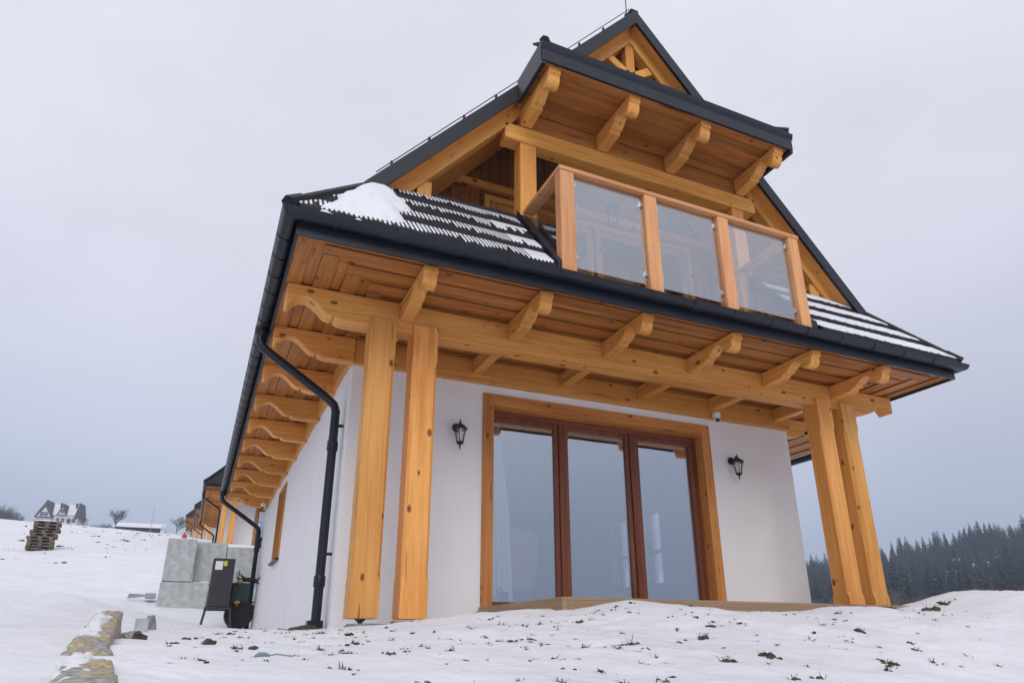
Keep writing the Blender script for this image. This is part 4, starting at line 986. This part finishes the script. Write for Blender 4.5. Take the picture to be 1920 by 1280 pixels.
rt = random.Random(11)
spots = []
for row in range(15):
    d = 148+row*12.5; th = 46.3
    while th < 63.2:
        th += (2.7 if row < 11 else 2.3)/d*57.3*rt.uniform(.35, 1.5)
        spots.append((d+rt.uniform(-6, 6), th, row))
xs_ = [-1.25+d*sin(R(t_)) for d, t_, _ in spots]; ys_ = [-7.23+d*cos(R(t_)) for d, t_, _ in spots]; zs_ = ground(xs_, ys_)
order = list(range(len(spots))); rt.shuffle(order); mass = B(); nt_ = 0
for i in order:
    d, t_, row = spots[i]; hgt = (rt.uniform(5.5, 9.5) if row < 11 else rt.uniform(6.0, 11.0))*(1+.35*mnoise.noise(Vector((t_*.8, row*.3, 0)))); wd = hgt*rt.uniform(1.1, 1.75)
    if nt_ < 300 and (row < 2 or row >= 12 or rt.random() < .12):
        nt_ += 1
        o = link('conifer', rt.choice(cms), None, None, (xs_[i], ys_[i], zs_[i]-.4), (rt.gauss(0, .03), rt.gauss(0, .03), rt.random()*6.28)); o.scale = (wd, wd, hgt)
        tag(o, 'dark spruce standing in the conifer forest beyond the snow bank', 'tree', 'spruces of the distant forest')
    else:
        cm_ = rt.choice(cms); a = rt.random()*6.28
        mass.add([(xs_[i]+(v.co.x*cos(a)-v.co.y*sin(a))*wd, ys_[i]+(v.co.x*sin(a)+v.co.y*cos(a))*wd, zs_[i]-.4+v.co.z*hgt) for v in cm_.vertices], [tuple(p.vertices) for p in cm_.polygons])
me = bpy.data.meshes.new('conifer_forest'); me.from_pydata(mass.v, [], mass.f); me.update()
tag(link('conifer_forest', me, CON2), 'dark mass of spruces filling the hillside behind the single trees', 'forest', kind='stuff')
RB = plain('reddish_twigs', (.075, .045, .04), .95, var=.3); GB = plain('grey_twigs', (.13, .11, .105), .95, var=.3)
def twig_mesh(seed, mat):
    r = random.Random(seed); b = B()
    for i in range(70):
        a = r.random()*6.283; s_ = r.random()**.6; p = Vector((r.gauss(0, .05), r.gauss(0, .05), 0)); d = Vector((cos(a)*s_*.42, sin(a)*s_*.42, r.uniform(.5, 1.0)))
        m_ = p+d*.55+Vector((0, 0, .06)); b.tube([p, m_, p+d], [.012, .008, .003], 3, cap=False)
        for _ in range(4):
            q = p.lerp(p+d, r.uniform(.4, .9)); e_ = q+Vector((r.gauss(0, .13), r.gauss(0, .13), r.uniform(.05, .22))); b.tube([q, e_], [.006, .002], 3, cap=False)
    me = b.tomesh('bare_bush'); me.materials.append(mat); return me
tms = [twig_mesh(1, RB), twig_mesh(2, RB), twig_mesh(3, GB)]
for i in range(34):
    d = rt.uniform(128, 148); t_ = 46+17.5*(i+rt.random())/34; x = -1.25+d*sin(R(t_)); y = -7.23+d*cos(R(t_))
    o = link('bare_bush', tms[i % 3], None, None, (x, y, gz(x, y)-.3), (0, 0, rt.random()*6)); h_ = rt.uniform(2.2, 4.2); o.scale = (h_, h_, h_)
    tag(o, 'reddish brown bare bush along the foot of the conifer forest', 'bush', 'bare bushes at the forest foot')
for x, y, h_ in SHRUBS:
    o = link('bare_bush', tms[2], None, None, (x, y, gz(x, y)-.4), (0, 0, rt.random()*6)); o.scale = (h_*1.4, h_*1.4, h_)
    tag(o, 'grey hazy bush on the left horizon near the distant house', 'bush', 'hazy bushes on the left horizon')
for x, d, t_, h_, lb in ((0, 318, 59.6, 14, 'taller bare birch crown rising above the spruces'), (0, 320, 60.4, 12, 'second bare birch crown above the spruces, nearer the picture edge')):
    x = -1.25+d*sin(R(t_)); y = -7.23+d*cos(R(t_))
    bare_tree('bare_birch', on(x, y), h_, lb, int(d), 'birches in the forest', spread=.55, depth=4, mat=GB)

# ------------------------------------------------------------------ winter haze
hm = bpy.data.materials.new('winter_haze'); hm.use_nodes = True; t = hm.node_tree; t.nodes.clear()
o_ = t.nodes.new('ShaderNodeOutputMaterial'); pv = t.nodes.new('ShaderNodeVolumePrincipled')
pv.inputs['Color'].default_value = (.68, .80, 1.0, 1); pv.inputs['Density'].default_value = .0010; pv.inputs['Anisotropy'].default_value = 0
t.links.new(pv.outputs[0], o_.inputs['Volume'])
zmin = float(vv[:, 2].min())-1.0
hz = B().box(-436, 440, -440, 434, zmin, max(float(vv[:, 2].max())+2, 75)).put('haze', hm)
tag(hz, 'thin bluish winter haze filling the air', 'haze', kind='stuff')
